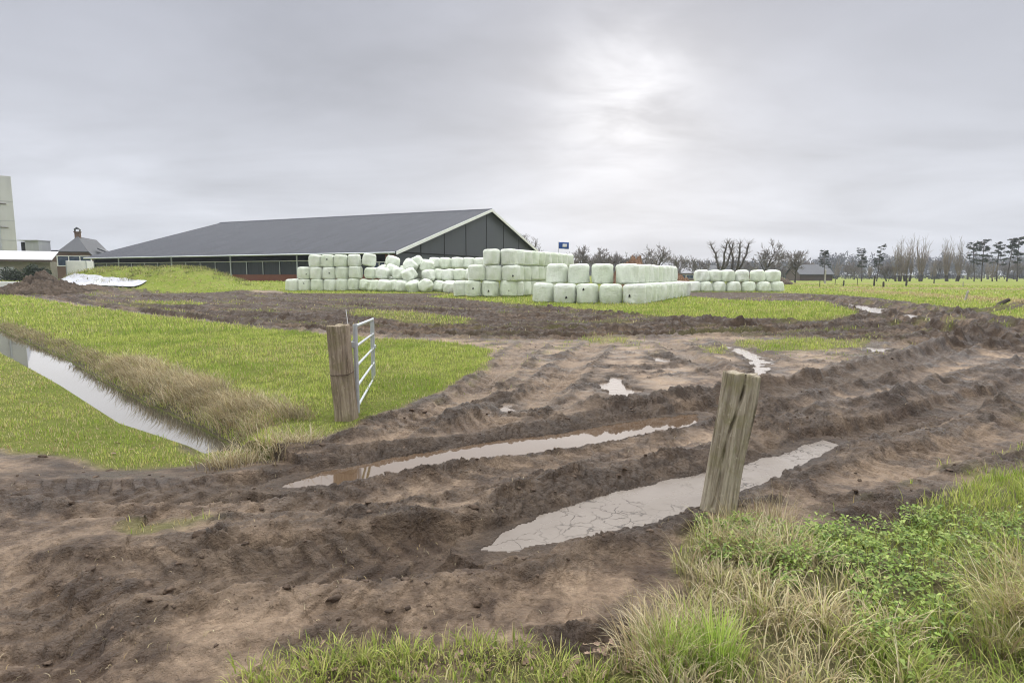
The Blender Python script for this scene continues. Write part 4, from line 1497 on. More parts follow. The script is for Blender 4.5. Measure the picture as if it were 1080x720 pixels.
def mat_clad(name, c0, c1, pitch=3.0):
    m, t, out = new_mat(name); T = NT(t)
    tc = T.n('ShaderNodeTexCoord').outputs['UV']
    w = T.n('ShaderNodeTexWave', wave_type='BANDS', bands_direction='X'); w.inputs['Scale'].default_value = pitch
    T.l(tc, w.inputs['Vector'])
    st = T.noise(T.mapping(tc, (1.5, .12, 1)), 1.0, 4, .6)
    c = T.mix(st, c0, c1)
    T.bsdf(out, c, .55, T.bump(w.outputs['Fac'], .4, .02), .4)
    return m


def uv_box(o):
    """UVs in metres: u along the horizontal, v along the height or slope of each face"""
    me = o.data
    uv = me.uv_layers.new(name="UVMap")
    for p in me.polygons:
        n = p.normal
        if abs(n.z) > .98: a = Vector((1, 0, 0)); b = Vector((0, 1, 0))
        else:
            a = Vector((0, 0, 1)).cross(n).normalized(); b = n.cross(a)
        for li in p.loop_indices:
            c = me.vertices[me.loops[li].vertex_index].co
            uv.data[li].uv = (c.dot(a), c.dot(b))
    return o


M['roof'] = mat_roof()
M['barn_brick'] = mat_brick("barn_brick", (.20, .075, .05), (.28, .115, .075), (.20, .17, .15))
M['house_brick'] = mat_brick("house_brick", (.15, .09, .062), (.21, .13, .09), (.22, .19, .16))
M['gable_clad'] = mat_clad("gable_cladding", (.052, .058, .074), (.074, .081, .10), 2.0)
M['net'] = mat_clad("windbreak_net", (.030, .035, .045), (.055, .062, .076), 1.0)
M['grey_clad'] = mat_clad("grey_cladding", (.34, .35, .37), (.48, .49, .51), 1.2)
M['brown_clad'] = mat_clad("brown_cladding", (.075, .052, .045), (.11, .08, .066), 1.2)
M['dark'] = simple("dark_parts_and_shade", (.010, .010, .011), (.02, .02, .022), 1, .9, 0)  # near-black parts, and the painted shade inside the barn
M['concrete'] = simple("silo_panel", (.50, .50, .49), (.64, .64, .63), .35, .7, .1, 2, .02, stretch=(1, 1, .25))
M['tile'] = mat_clad("slate_tiles", (.055, .058, .068), (.085, .09, .10), 3.0)
M['glass'] = simple("window_glass", (.02, .035, .07), (.05, .08, .14), 2, .08, 0, spec=.8)
M['shed_roof'] = simple("shed_roof", (.44, .45, .47), (.56, .57, .58), .7, .6, .1)
M['reed'] = simple('render_wall', (.17, .155, .12), (.25, .23, .18), 1.2, .9, .1)
M['blue'] = simple("flag_blue", (.015, .07, .28), (.03, .10, .36), 2, .7, 0)
M['sheet'] = simple("plastic_sheet", (.34, .35, .40), (.58, .59, .63), .8, .4, .6, 2.5, .10)

barn = empty("cattle_barn", bw(0, 0, BZ))
tag(barn, "long low cattle barn with dark grey roof and anthracite gable behind the bales", "barn")


def bpart(mb, name, mat, parent=barn, bevel=0):
    o = mb.build(name, mat, None, bevel)
    uv_box(o)
    o.parent = parent
    # geometry is in world coordinates
    o.matrix_parent_inverse = Matrix.Translation(-Vector(parent.location)) if parent.type == 'EMPTY' else Matrix()
    return o


OV = .9     # eave overhang
slope = (RZ - EZ) / (BW / 2)
th = .16
for sgn in (0, 1):
    mb = MB()
    g0 = -OV if sgn == 0 else BW + OV
    z0 = EZ - OV * slope * .6
    a = [bw(-.6, g0, z0), bw(BL + .6, g0, z0), bw(BL + .6, BW / 2, RZ), bw(-.6, BW / 2, RZ)]
    mb.prism(a, (0, 0, th))
    bpart(mb, "roof_slope", M['roof'])
mb = MB(); mb.prism([bw(-.62, BW / 2 - .5, RZ + th - .12), bw(-.62, BW / 2, RZ + th + .10), bw(-.62, BW / 2 + .5, RZ + th - .12), bw(-.62, BW / 2, RZ + th - .02)], bw(BL + .62, 0, 0) - bw(-.62, 0, 0))
bpart(mb, "ridge_cap", M['roof'])
# near gable wall
mb = MB()
mb.prism([bw(0, .05, BZ - .3), bw(0, BW - .05, BZ - .3), bw(0, BW - .05, EZ - .02), bw(0, BW / 2, RZ - .02), bw(0, .05, EZ - .02)], bw(.15, 0, 0) - bw(0, 0, 0))
gw = bpart(mb, "gable_wall", M['gable_clad'])
for g in (5.0, 10.5, 16.3, 22.6, 28.5, 34.5, 40.5):
    zt = EZ + (RZ - EZ) * (1 - abs(g - BW / 2) / (BW / 2)) - .1
    mb = MB(); q = [bw(-.04, g - .07, BZ), bw(-.04, g + .07, BZ), bw(-.04, g + .07, zt), bw(-.04, g - .07, zt)]
    mb.prism(q, bw(.038, 0, 0) - bw(0, 0, 0)); bpart(mb, "seam", M['dark'], gw)
mb = MB(); mb.prism([bw(-.055, .2, EZ - .10), bw(-.055, BW - .2, EZ - .10), bw(-.055, BW - .2, EZ + .06), bw(-.055, .2, EZ + .06)], bw(.05, 0, 0) - bw(0, 0, 0))
bpart(mb, "ledge", M['dark'], gw)
# white verge boards
for sgn in (0, 1):
    g0 = -OV if sgn == 0 else BW + OV
    z0 = EZ - OV * slope * .6
    mb = MB(); mb.prism([bw(-.68, g0, z0 - .20), bw(-.68, BW / 2, RZ - .20), bw(-.68, BW / 2, RZ + th + .03), bw(-.68, g0, z0 + th + .03)], bw(.07, 0, 0) - bw(0, 0, 0))
    bpart(mb, "verge_board", M['white'])
# gutter along the near eave
mb = MB(); z0 = EZ - OV * slope * .6
mb.tube(bw(-.5, -OV - .08, z0 + .02), bw(BL + .5, -OV - .08, z0 + .02), .10, n=8)
bpart(mb, "gutter", M['galv'])
# far gable and far side
mb = MB(); mb.prism([bw(BL, .05, BZ - .3), bw(BL, BW - .05, BZ - .3), bw(BL, BW - .05, EZ - .02), bw(BL, BW / 2, RZ - .02), bw(BL, .05, EZ - .02)], bw(-.15, 0, 0) - bw(0, 0, 0))
bpart(mb, "end_wall", M['gable_clad'])
mb = MB(); mb.prism([bw(.2, BW - .1, BZ), bw(BL - .2, BW - .1, BZ), bw(BL - .2, BW - .1, EZ), bw(.2, BW - .1, EZ)], bw(0, -.15, 0) - bw(0, 0, 0))
bpart(mb, "back_wall", M['gable_clad'])
# long open side: brick plinth, windbreak net, posts, rail, dark sheet painted as the shade inside
mb = MB(); mb.prism([bw(.2, .0, BZ - .4), bw(BL - .2, .0, BZ - .4), bw(BL - .2, .0, BZ + .85), bw(.2, .0, BZ + .85)], bw(0, .22, 0) - bw(0, 0, 0))
bpart(mb, "brick_plinth", M['barn_brick'])
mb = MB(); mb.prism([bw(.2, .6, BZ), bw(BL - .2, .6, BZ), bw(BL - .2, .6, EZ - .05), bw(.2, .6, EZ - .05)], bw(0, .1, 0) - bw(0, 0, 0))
bpart(mb, "interior_shade", M['dark'])
NZ0, NZ1 = BZ + .85, BZ + 2.45
npan = 18
for i in range(npan):
    a0 = 3.3 + (BL - 3.6) * i / npan; a1 = 3.3 + (BL - 3.6) * (i + 1) / npan
    mb = MB(); mb.prism([bw(a0 + .06, .10, NZ0), bw(a1 - .06, .10, NZ0), bw(a1 - .06, .10, NZ1), bw(a0 + .06, .10, NZ1)], bw(0, .05, 0) - bw(0, 0, 0))
    bpart(mb, "windbreak_net", M['net'])
for i in range(npan + 1):
    a0 = 3.3 + (BL - 3.6) * i / npan
    zt = NZ1 + .05 if i % 4 else EZ - .1
    mb = MB(); w = .045 if i % 4 else .10
    mb.prism([bw(a0 - w, .03, NZ0 - .6 * (i % 4 == 0)), bw(a0 + w, .03, NZ0 - .6 * (i % 4 == 0)), bw(a0 + w, .03, zt), bw(a0 - w, .03, zt)], bw(0, -.08, 0) - bw(0, 0, 0))
    bpart(mb, "side_post", M['galv'])
mb = MB(); mb.tube(bw(3.3, -.02, NZ1 + .06), bw(BL - .3, -.02, NZ1 + .06), .05, n=8); bpart(mb, "net_rail", M['white'])
# corner: brick pier, small window, downpipe
mb = MB(); mb.prism([bw(.16, -.06, BZ - .3), bw(1.5, -.06, BZ - .3), bw(1.5, -.06, EZ - .3), bw(.16, -.06, EZ - .3)], bw(0, .3, 0) - bw(0, 0, 0))
bpart(mb, "brick_pier", M['barn_brick'])
mb = MB()
for a0, a1, z0, z1 in ((1.56, 3.2, BZ + .75, BZ + .87), (1.56, 3.2, BZ + 2.2, BZ + 2.32), (1.56, 1.68, BZ + .88, BZ + 2.19), (3.08, 3.2, BZ + .88, BZ + 2.19), (2.33, 2.43, BZ + .88, BZ + 2.19)):
    mb.prism([bw(a0, -.02, z0), bw(a1, -.02, z0), bw(a1, -.02, z1), bw(a0, -.02, z1)], bw(0, .1, 0) - bw(0, 0, 0))
wf = bpart(mb, "window_frame", M['white'])
mb = MB(); mb.prism([bw(1.6, .04, BZ + .8), bw(3.15, .04, BZ + .8), bw(3.15, .04, BZ + 2.25), bw(1.6, .04, BZ + 2.25)], bw(0, .03, 0) - bw(0, 0, 0))
bpart(mb, "window_pane", M['glass'], wf)
mb = MB()
mb.tube(bw(.4, -OV - .05, EZ - .25), bw(.25, -.25, EZ - 1.1), .085, n=8); mb.tube(bw(.25, -.25, EZ - 1.1), bw(.25, -.25, BZ), .085, n=8)
bpart(mb, "downpipe", M['white'])


# ------------------------------------------------------------------ FARMYARD ON THE LEFT
def local_part(mb, name, mat, parent, bevel=0):
    o = mb.build(name, mat, None, bevel); uv_box(o); o.parent = parent; return o


# farmhouse: gable with half hip facing the camera
hx, hy, hz = at_depth(79, 279, 118)
YARD = 1.0
house = empty("farmhouse", (hx, hy, YARD), R(21))
tag(house, "brick farmhouse with half hipped slate roof and chimney left of the barn", "farmhouse")


def sc_at(px_len, d): return px_len * d / FPX


W2 = sc_at(26, 118); eh = 2.2; rh = 8.3; hipz = 5.3
xw = W2 * (rh - hipz) / (rh - eh)
mb = MB(); mb.prism([Vector((-W2, 0, -.5)), Vector((W2, 0, -.5)), Vector((W2, 0, eh)), Vector((xw, 0, hipz)), Vector((-xw, 0, hipz)), Vector((-W2, 0, eh))], (0, .3, 0))
hw_ = local_part(mb, "brick_gable", M['house_brick'], house)
mb = MB(); DL = 16
ov = .35
def slab(mb, pts, t=.14):
    mb.prism([Vector(p) for p in pts], (0, 0, t))
slab(mb, [(-W2 - ov, -.3, eh - .35), (-xw, -.3, hipz), (0, 3.0, rh), (0, DL, rh), (-W2 - ov, DL, eh - .35)])
slab(mb, [(W2 + ov, -.3, eh - .35), (W2 + ov, DL, eh - .35), (0, DL, rh), (0, 3.0, rh), (xw, -.3, hipz)])
slab(mb, [(-xw - .1, -.45, hipz - .1), (xw + .1, -.45, hipz - .1), (0, 3.0, rh + .02)])
rf = local_part(mb, "roof", M['tile'], house)
mb = MB(); mb.box((-.2, 4.0, rh + .35), (.9, .9, 1.3)); mb.box((-.2, 4.0, rh + 1.08), (1.15, 1.15, .14))
ch = local_part(mb, "chimney", M['house_brick'], rf)
mb = MB()
mb.prism([Vector((-.7, 3.5, rh + 1.62)), Vector((.3, 3.5, rh + 1.62)), Vector((-.2, 3.5, rh + 2.05))], (0, 1.0, 0))
for sx in (-.62, .22):
    mb.box((sx, 4.0, rh + 1.385), (.1, .9, .46))
local_part(mb, "chimney_cowl", M['tile'], ch)
mb = MB()
for x0, x1, z0, z1 in ((-2.9, 2.9, 2.4, 2.55), (-2.9, 2.9, 4.35, 4.5), (-2.9, -2.72, 2.56, 4.34), (2.72, 2.9, 2.56, 4.34), (-1.0, -.85, 2.56, 4.34), (.85, 1.0, 2.56, 4.34)):
    mb.box(((x0 + x1) / 2, -.06, (z0 + z1) / 2), (x1 - x0, .1, z1 - z0))
wf = local_part(mb, "window_frame", M['white'], house)
for cx_ in (-1.86, 0, 1.86):
    mb = MB(); mb.box((cx_, -.02, 3.45), (1.7, .03, 1.78)); local_part(mb, "window_pane", M['glass'], wf)
mb = MB(); mb.box((-W2 + .15, DL / 2, eh / 2 - .3), (.3, DL - .2, eh - .1)); mb.box((W2 - .15, DL / 2, eh / 2 - .3), (.3, DL - .2, eh - .1))
local_part(mb, "side_wall", M['house_brick'], house)
mb = MB()
slab(mb, [(W2 * .55, 5, 6.0), (W2 * 1.0, 5, 5.0), (W2 * 1.0, 9, 5.0), (W2 * .55, 9, 6.0)], .3)
mb.box((W2 * .72, 7, 4.6), (W2 * .45, 3.6, 1.4))
local_part(mb, "dormer", M['tile'], rf)

# white container before the farmhouse
cx_, cy_, cz_ = at_depth(85.5, 278, 98)
ct = empty("white_container", (cx_, cy_, YARD), R(6))
tag(ct, "white box container standing between farmhouse and grass mound", "container")
mb = MB(); mb.box((0, 0, 1.6), (3.2, 2.6, 2.8)); local_part(mb, "box", M['white'], ct, .04)
mb = MB()
for sx in (-1.53, 1.53): mb.box((sx, -1.33, 1.6), (.12, .06, 2.8))
local_part(mb, "corner_post", M['galv'], ct)
mb = MB()
for sx in (-1.1, 1.1): mb.box((sx, 0, .1), (.5, 2.4, .2))
local_part(mb, "skid", M['dark'], ct)

# shed with pale roof, turned against the view
shed = empty("low_shed", (-71.4, 92, YARD - .2), R(28))
tag(shed, "long low shed with pale corrugated roof beside the silo tower", "shed")
mb = MB(); mb.box((-8, 2.9, 1.5), (15.8, 5.0, 3.0)); local_part(mb, "wall", M['reed'], shed)
mb = MB(); slab(mb, [(-16.2, -.1, 3.1), (0.2, -.1, 3.1), (0.2, 5.8, 4.6), (-16.2, 5.8, 4.6)], .12); local_part(mb, "roof", M['shed_roof'], shed)
mb = MB(); mb.box((-8, -.14, 3.06), (16.4, .06, .34)); local_part(mb, "fascia", M['brown_clad'], shed)
mb = MB(); mb.box((-6, .37, 1.1), (3.0, .05, 2.0)); local_part(mb, "door", M['grey_clad'], shed)

# silo tower, its broad face towards the camera
ztop = at_depth(8, 184, 108)[2]
q0 = at_depth(-3.5, 268, 108)
silo = empty("silo_tower", (q0[0], 108, YARD), R(41))
tag(silo, "tall pale grey feed silo tower at the left edge", "silo")
sw = 5.9
mb = MB(); mb.box((0, 1.6, (ztop - YARD) / 2 - .3), (sw, 3.2, ztop - YARD + .6)); tw = local_part(mb, "tower_body", M['concrete'], silo, .05)
mb = MB(); mb.box((-sw * .22, 1.6, ztop - YARD + .6), (sw * .5, 2.6, 1.2)); local_part(mb, "tower_cap", M['concrete'], silo, .05)
mb = MB()
for z in (3.5, 7, 10.5, 14): mb.box((0, -.012, z), (sw - .02, .03, .08))
local_part(mb, "panel_joint", M['grey_clad'], tw)
mb = MB(); mb.tube((sw * .12, -.16, 1.0), (sw * .12, -.16, ztop - YARD - 2.4), .13, n=10); pp = local_part(mb, "filler_pipe", M['galv'], silo)
mb = MB()
for z in (4.0, 9.3, 13.5): mb.box((sw * .20, -.10, z), (1.6, .12, .10))
local_part(mb, "pipe_bracket", M['rust'], pp)

# grey box plant room and flat brown annex behind
a0 = at_depth(31, 266, 116)
pr = empty("plant_room", (a0[0], 116, YARD), 0)
tag(pr, "grey metal clad box building rising behind the pale shed roof", "building")
mb = MB(); mb.box((.6, 1.5, 3.6), (2.6, 3.0, 7.4)); local_part(mb, "wall", M['grey_clad'], pr)
mb = MB(); mb.box((0.0, 1.4, 7.38), (4.0, 3.4, .14)); local_part(mb, "roof", M['grey_clad'], pr)
mb = MB(); mb.box((-1.3, .9, 6.0), (.9, 1.2, 2.2)); mb.box((-1.5, .7, 3.4), (.5, .7, 1.2)); local_part(mb, "vent_box", M['dark'], pr)
a1_ = at_depth(51, 266, 122)
an = empty("flat_annex", (a1_[0], 122, YARD), 0)
tag(an, "low brown flat roofed annex between plant room and farmhouse", "building")
mb = MB(); mb.box((0, 2, 2.5), (4.8, 4, 6.1)); local_part(mb, "wall", M['brown_clad'], an)
mb = MB(); mb.box((0, 2, 5.65), (5.1, 4.3, .18)); local_part(mb, "roof_edge", M['dark'], an)


def leaf_mass(name, mat, parent, centers, radii, n, size, rng):
    """many small leaf faces in the volume of ellipsoids"""
    k = rng.integers(0, len(centers), n)
    c = np.array(centers)[k]; rr_ = np.array(radii)[k]
    d = rng.normal(0, 1, (n, 3)); d /= np.linalg.norm(d, axis=1)[:, None]
    p = c + d * rr_ * (rng.random((n, 1)) ** .45)
    a = rng.normal(0, 1, (n, 3)); a /= np.linalg.norm(a, axis=1)[:, None]
    b = np.cross(a, rng.normal(0, 1, (n, 3))); b /= np.linalg.norm(b, axis=1)[:, None] + 1e-9
    s = size * rng.uniform(.5, 1.4, (n, 1))
    Vv = np.stack([p - a * s, p + b * s * .6, p + a * s, p - b * s * .6], 1).reshape(-1, 3)
    Ff = np.arange(4 * n, dtype=np.int32).reshape(-1, 4)
    return np_mesh(name, Vv, Ff, mat, parent)


# hedge in front of the shed
for (pa, pb, ytop, lab) in ((-30, 19, 277.5, "dark clipped hedge in front of the pale shed"), (24, 44, 279, "low dark bush between hedge and mound")):
    d = 76
    h0 = at_depth(pa, 290, d); h1 = at_depth(pb, 290, d)
    zg = gz(h0[0], d)
    zt = at_depth(0, ytop, d)[2]
    he = empty("hedge", ((h0[0] + h1[0]) / 2, d, zg)); tag(he, lab, "hedge")
    ww = (h1[0] - h0[0]); cs = []; rs = []
    for i in range(max(4, int(ww * 1.2))):
        cs.append((RNG.uniform(-ww / 2, ww / 2), RNG.uniform(-.6, .6), RNG.uniform(.2, .55) * (zt - zg))); rs.append((.9, .8, .5 * (zt - zg)))
    leaf_mass("foliage", M['hedge'], he, cs, rs, 5200, .10, RNG)
    mb = MB()
    for i in range(8): mb.tube((ww * (i / 7 - .5) * .9, 0, -.1), (ww * (i / 7 - .5) * .9, .1, (zt - zg) * .7), .05, .02, n=5)
    mb.build("stems", M['bark'], he)

# low concrete trough edge at the far left
tx, ty, _ = at_depth(-4, 291, 56)
tz = gz(tx, ty)
tr = empty("feed_trough", (tx, ty, tz), R(-3)); tag(tr, "low pale concrete trough in front of the dark hedge at left edge", "trough")
mb = MB()
mb.box((0, -.5, .55), (4.4, .14, .55)); mb.box((0, .5, .55), (4.4, .14, .55)); mb.box((-2.13, 0, .55), (.14, .86, .55)); mb.box((2.13, 0, .55), (.14, .86, .55))
mb.box((0, 0, .33), (4.1, .84, .1))
local_part(mb, "basin", M['white'], tr, .02)
mb = MB()
for sx in (-1.6, 1.6): mb.box((sx, 0, .13), (.3, .9, .28))
local_part(mb, "foot", M['grey_clad'], tr, .01)


# heaps
def heap(name, label, cat_, px, depth, wpx, hgt, dep, mat, seed, zoff=0.0, loc_y=None):
    x, y, _ = at_depth(px, 295, depth)
    W_ = wpx * depth / FPX / 2
    n = 110
    u = np.linspace(-1, 1, n); Uu, Vv_ = np.meshgrid(u, u)
    rr_ = np.sqrt(Uu ** 2 + Vv_ ** 2)
    nz = fbm(Uu * 2.2 + seed, Vv_ * 2.2, 4, seed)
    hh = np.clip(1 - rr_ * (1 + .25 * nz), 0, 1) ** .75
    Z = hgt * hh * (.85 + .5 * nz) + .20 * hgt * (0.4 - billow(Uu * 5 + seed, Vv_ * 5, 4, seed + 1)) * (hh > .02)
    Z = Z + hgt * .22 * np.clip(hh * 3, 0, 1) * (crumb(Uu * 5 + seed, Vv_ * 4, seed) + .6 * crumb(Uu * 12, Vv_ * 10 + seed, seed + 2))
    Z = np.where(rr_ > .97, -.4, Z)
    o = np_mesh(name, np.stack([Uu.ravel() * W_, Vv_.ravel() * dep, Z.ravel()], 1),
                np.stack([np.arange(n * n).reshape(n, n)[:-1, :-1], np.arange(n * n).reshape(n, n)[:-1, 1:], np.arange(n * n).reshape(n, n)[1:, 1:], np.arange(n * n).reshape(n, n)[1:, :-1]], -1).reshape(-1, 4),
                mat, smooth=True)
    o.location = (x, y, gz(x, y) - .05 + zoff)
    tag(o, label, cat_)
    return o


heap("soil_heap", "torn brown soil heap beside the trough at the left", "soil heap", 46, 50, 74, 1.75, 3.5, M['soil'], 3)
heap("soil_heap", "lower trail of brown soil spilling right of the soil heap", "soil heap", 92, 54, 60, .55, 2.5, M['soil'], 6)
heap("muck_heap", "rust brown muck heap seen above the nearest block of bales", "muck heap", 668, 82, 70, 3.9, 6, M['muck'], 4)
heap("muck_heap", "rust brown muck heap between nearest block and low far stack", "muck heap", 708, 76, 46, 2.5, 5, M['muck'], 9)
heap("reed_heap", "broad brown brushwood heap behind the low far stack", "brush heap", 800, 110, 62, 2.8, 8, M['soil'], 12)

# white plastic sheet over the mound's near left flank
n1, n2 = 60, 26
pa = np.array(at_depth(44, 291, 57)[:2]); pb = np.array(at_depth(156, 294, 57.5)[:2])
c0 = np.array(at_depth(165, 290, 62)[:2])
rows = []
for j in range(n2):
    t = j / (n2 - 1)
    for i in range(n1):
        s_ = i / (n1 - 1)
        al = 11.8 - 16.3 * s_ + .5 * math.sin(s_ * 23) * t + 1.1 * t
        d = 5.6 - (3.4 - 1.5 * s_) * t
        rows.append((c0[0] + BA[0] * al + BN[0] * d, c0[1] + BA[1] * al + BN[1] * d))
rows = np.array(rows)
zz = zbase(rows[:, 0], rows[:, 1]) + mound_h(rows[:, 0], rows[:, 1]) + .13 + .10 * fbm(rows[:, 0] * .9, rows[:, 1] * .5, 3, 7) + .05 * np.abs(np.sin(rows[:, 0] * 1.7 + rows[:, 1] * .6))
ii = np.arange(n1 * n2).reshape(n2, n1)
sh = np_mesh("plastic_sheet", np.column_stack([rows, zz]), np.stack([ii[:-1, :-1], ii[:-1, 1:], ii[1:, 1:], ii[1:, :-1]], -1).reshape(-1, 4), M['sheet'], smooth=True)
md = sh.modifiers.new("thick", 'SOLIDIFY'); md.thickness = .03
tag(sh, "crumpled white grey plastic sheet lying over the grassy silage mound", "plastic sheet")

# flag behind the bales
fx, fy, fz = at_depth(589, 262, 66)
fl = empty("flag_pole", (fx, fy, 0)); tag(fl, "small blue and white flag on a pole behind the tall block of bales", "flag")
zt = at_depth(589, 255, 66)[2]
mb = MB(); mb.tube((0, 0, 0), (0, 0, zt), .035, .025, n=8); mb.build("pole", M['galv'], fl)
nx, nzq = 14, 8
vv = [(.04 + 1.1 * i / (nx - 1), .09 * math.sin(i * .8) , zt - .75 + .72 * j / (nzq - 1) - .05 * i / nx) for j in range(nzq) for i in range(nx)]
mb = MB(); mb.add(vv, [(j * nx + i, j * nx + i + 1, (j + 1) * nx + i + 1, (j + 1) * nx + i) for j in range(nzq - 1) for i in range(nx - 1)], True)
fc = mb.build("flag_cloth", M['blue'], fl); md = fc.modifiers.new("thick", 'SOLIDIFY'); md.thickness = .012
vv2 = [(x_, y_ - .012, z_) for (x_, y_, z_) in [(.45 + .5 * i / 6, .09 * math.sin((.41 + .5 * i / 6) / 1.1 * 13 * .8), zt - .55 + .34 * j / 4 - .03) for j in range(5) for i in range(7)]]
mb = MB(); mb.add(vv2, [(j * 7 + i, j * 7 + i + 1, (j + 1) * 7 + i + 1, (j + 1) * 7 + i) for j in range(4) for i in range(6)], True)
wp = mb.build("white_emblem", M['white'], fc); md = wp.modifiers.new("thick", 'SOLIDIFY'); md.thickness = .01


# ------------------------------------------------------------------ TREES
class Branches:
    def __init__(s): s.seg = []

    def add(s, p, q, r0, r1): s.seg.append((p, q, r0, r1))

    def build(s, name, mat, parent, n=4):
        if not s.seg: return None
        Pp = np.array([a[0] for a in s.seg]); Q = np.array([a[1] for a in s.seg])
        r0 = np.array([a[2] for a in s.seg]); r1 = np.array([a[3] for a in s.seg])
        d = Q - Pp; d /= np.linalg.norm(d, axis=1)[:, None] + 1e-9
        ref = np.where(np.abs(d[:, 2:3]) > .9, np.array([[1.0, 0, 0]]), np.array([[0, 0, 1.0]]))
        a = np.cross(d, ref); a /= np.linalg.norm(a, axis=1)[:, None] + 1e-9
        b = np.cross(d, a)
        rings = []
        for c, r in ((Pp, r0), (Q, r1)):
            for i in range(n):
                t = 2 * math.pi * i / n
                rings.append(c + (a * math.cos(t) + b * math.sin(t)) * r[:, None])
        Vv = np.stack(rings, 1).reshape(-1, 3)
        fl = np.array([(i, (i + 1) % n, n + (i + 1) % n, n + i) for i in range(n)], np.int32)
        Ff = (fl[None] + (np.arange(len(s.seg), dtype=np.int32) * 2 * n)[:, None, None]).reshape(-1, 4)
        return np_mesh(name, Vv, Ff, mat, parent, smooth=True)


def grow(br_t, br_c, p, d, L, r, lvl, rng, maxl, spread, up, kids, rmin):
    """recursive limb: a few bent segments, children along it"""
    ns = 3
    pts = [p.copy()]
    dd = d.copy()
    for i in range(ns):
        dd = (dd + Vector(rng.normal(0, .12, 3)) + Vector((0, 0, up * .12))).normalized()
        pts.append(pts[-1] + dd * L / ns)
    for i in range(ns):
        ra = max(rmin, r * (1 - .55 * i / ns)); rb = max(rmin * .7, r * (1 - .55 * (i + 1) / ns))
        (br_t if lvl < 2 else br_c).add(tuple(pts[i]), tuple(pts[i + 1]), ra, rb)
    if lvl >= maxl: return
    for k in range(kids[lvl]):
        t = rng.uniform(.35, 1.0) if lvl > 0 else rng.uniform(.45, 1.0)
        f = t * ns; i = min(int(f), ns - 1); q = pts[i].lerp(pts[i + 1], f - i)
        ax = Vector(rng.normal(0, 1, 3)); ax = ax - ax.dot(dd) * dd
        if ax.length < 1e-3: continue
        ax.normalize()
        nd = (dd * math.cos(spread[lvl]) + ax * math.sin(spread[lvl]) + Vector((0, 0, up * .25))).normalized()
        grow(br_t, br_c, q, nd, L * rng.uniform(.5, .78), max(rmin, r * .5), lvl + 1, rng, maxl, spread, up, kids, rmin)


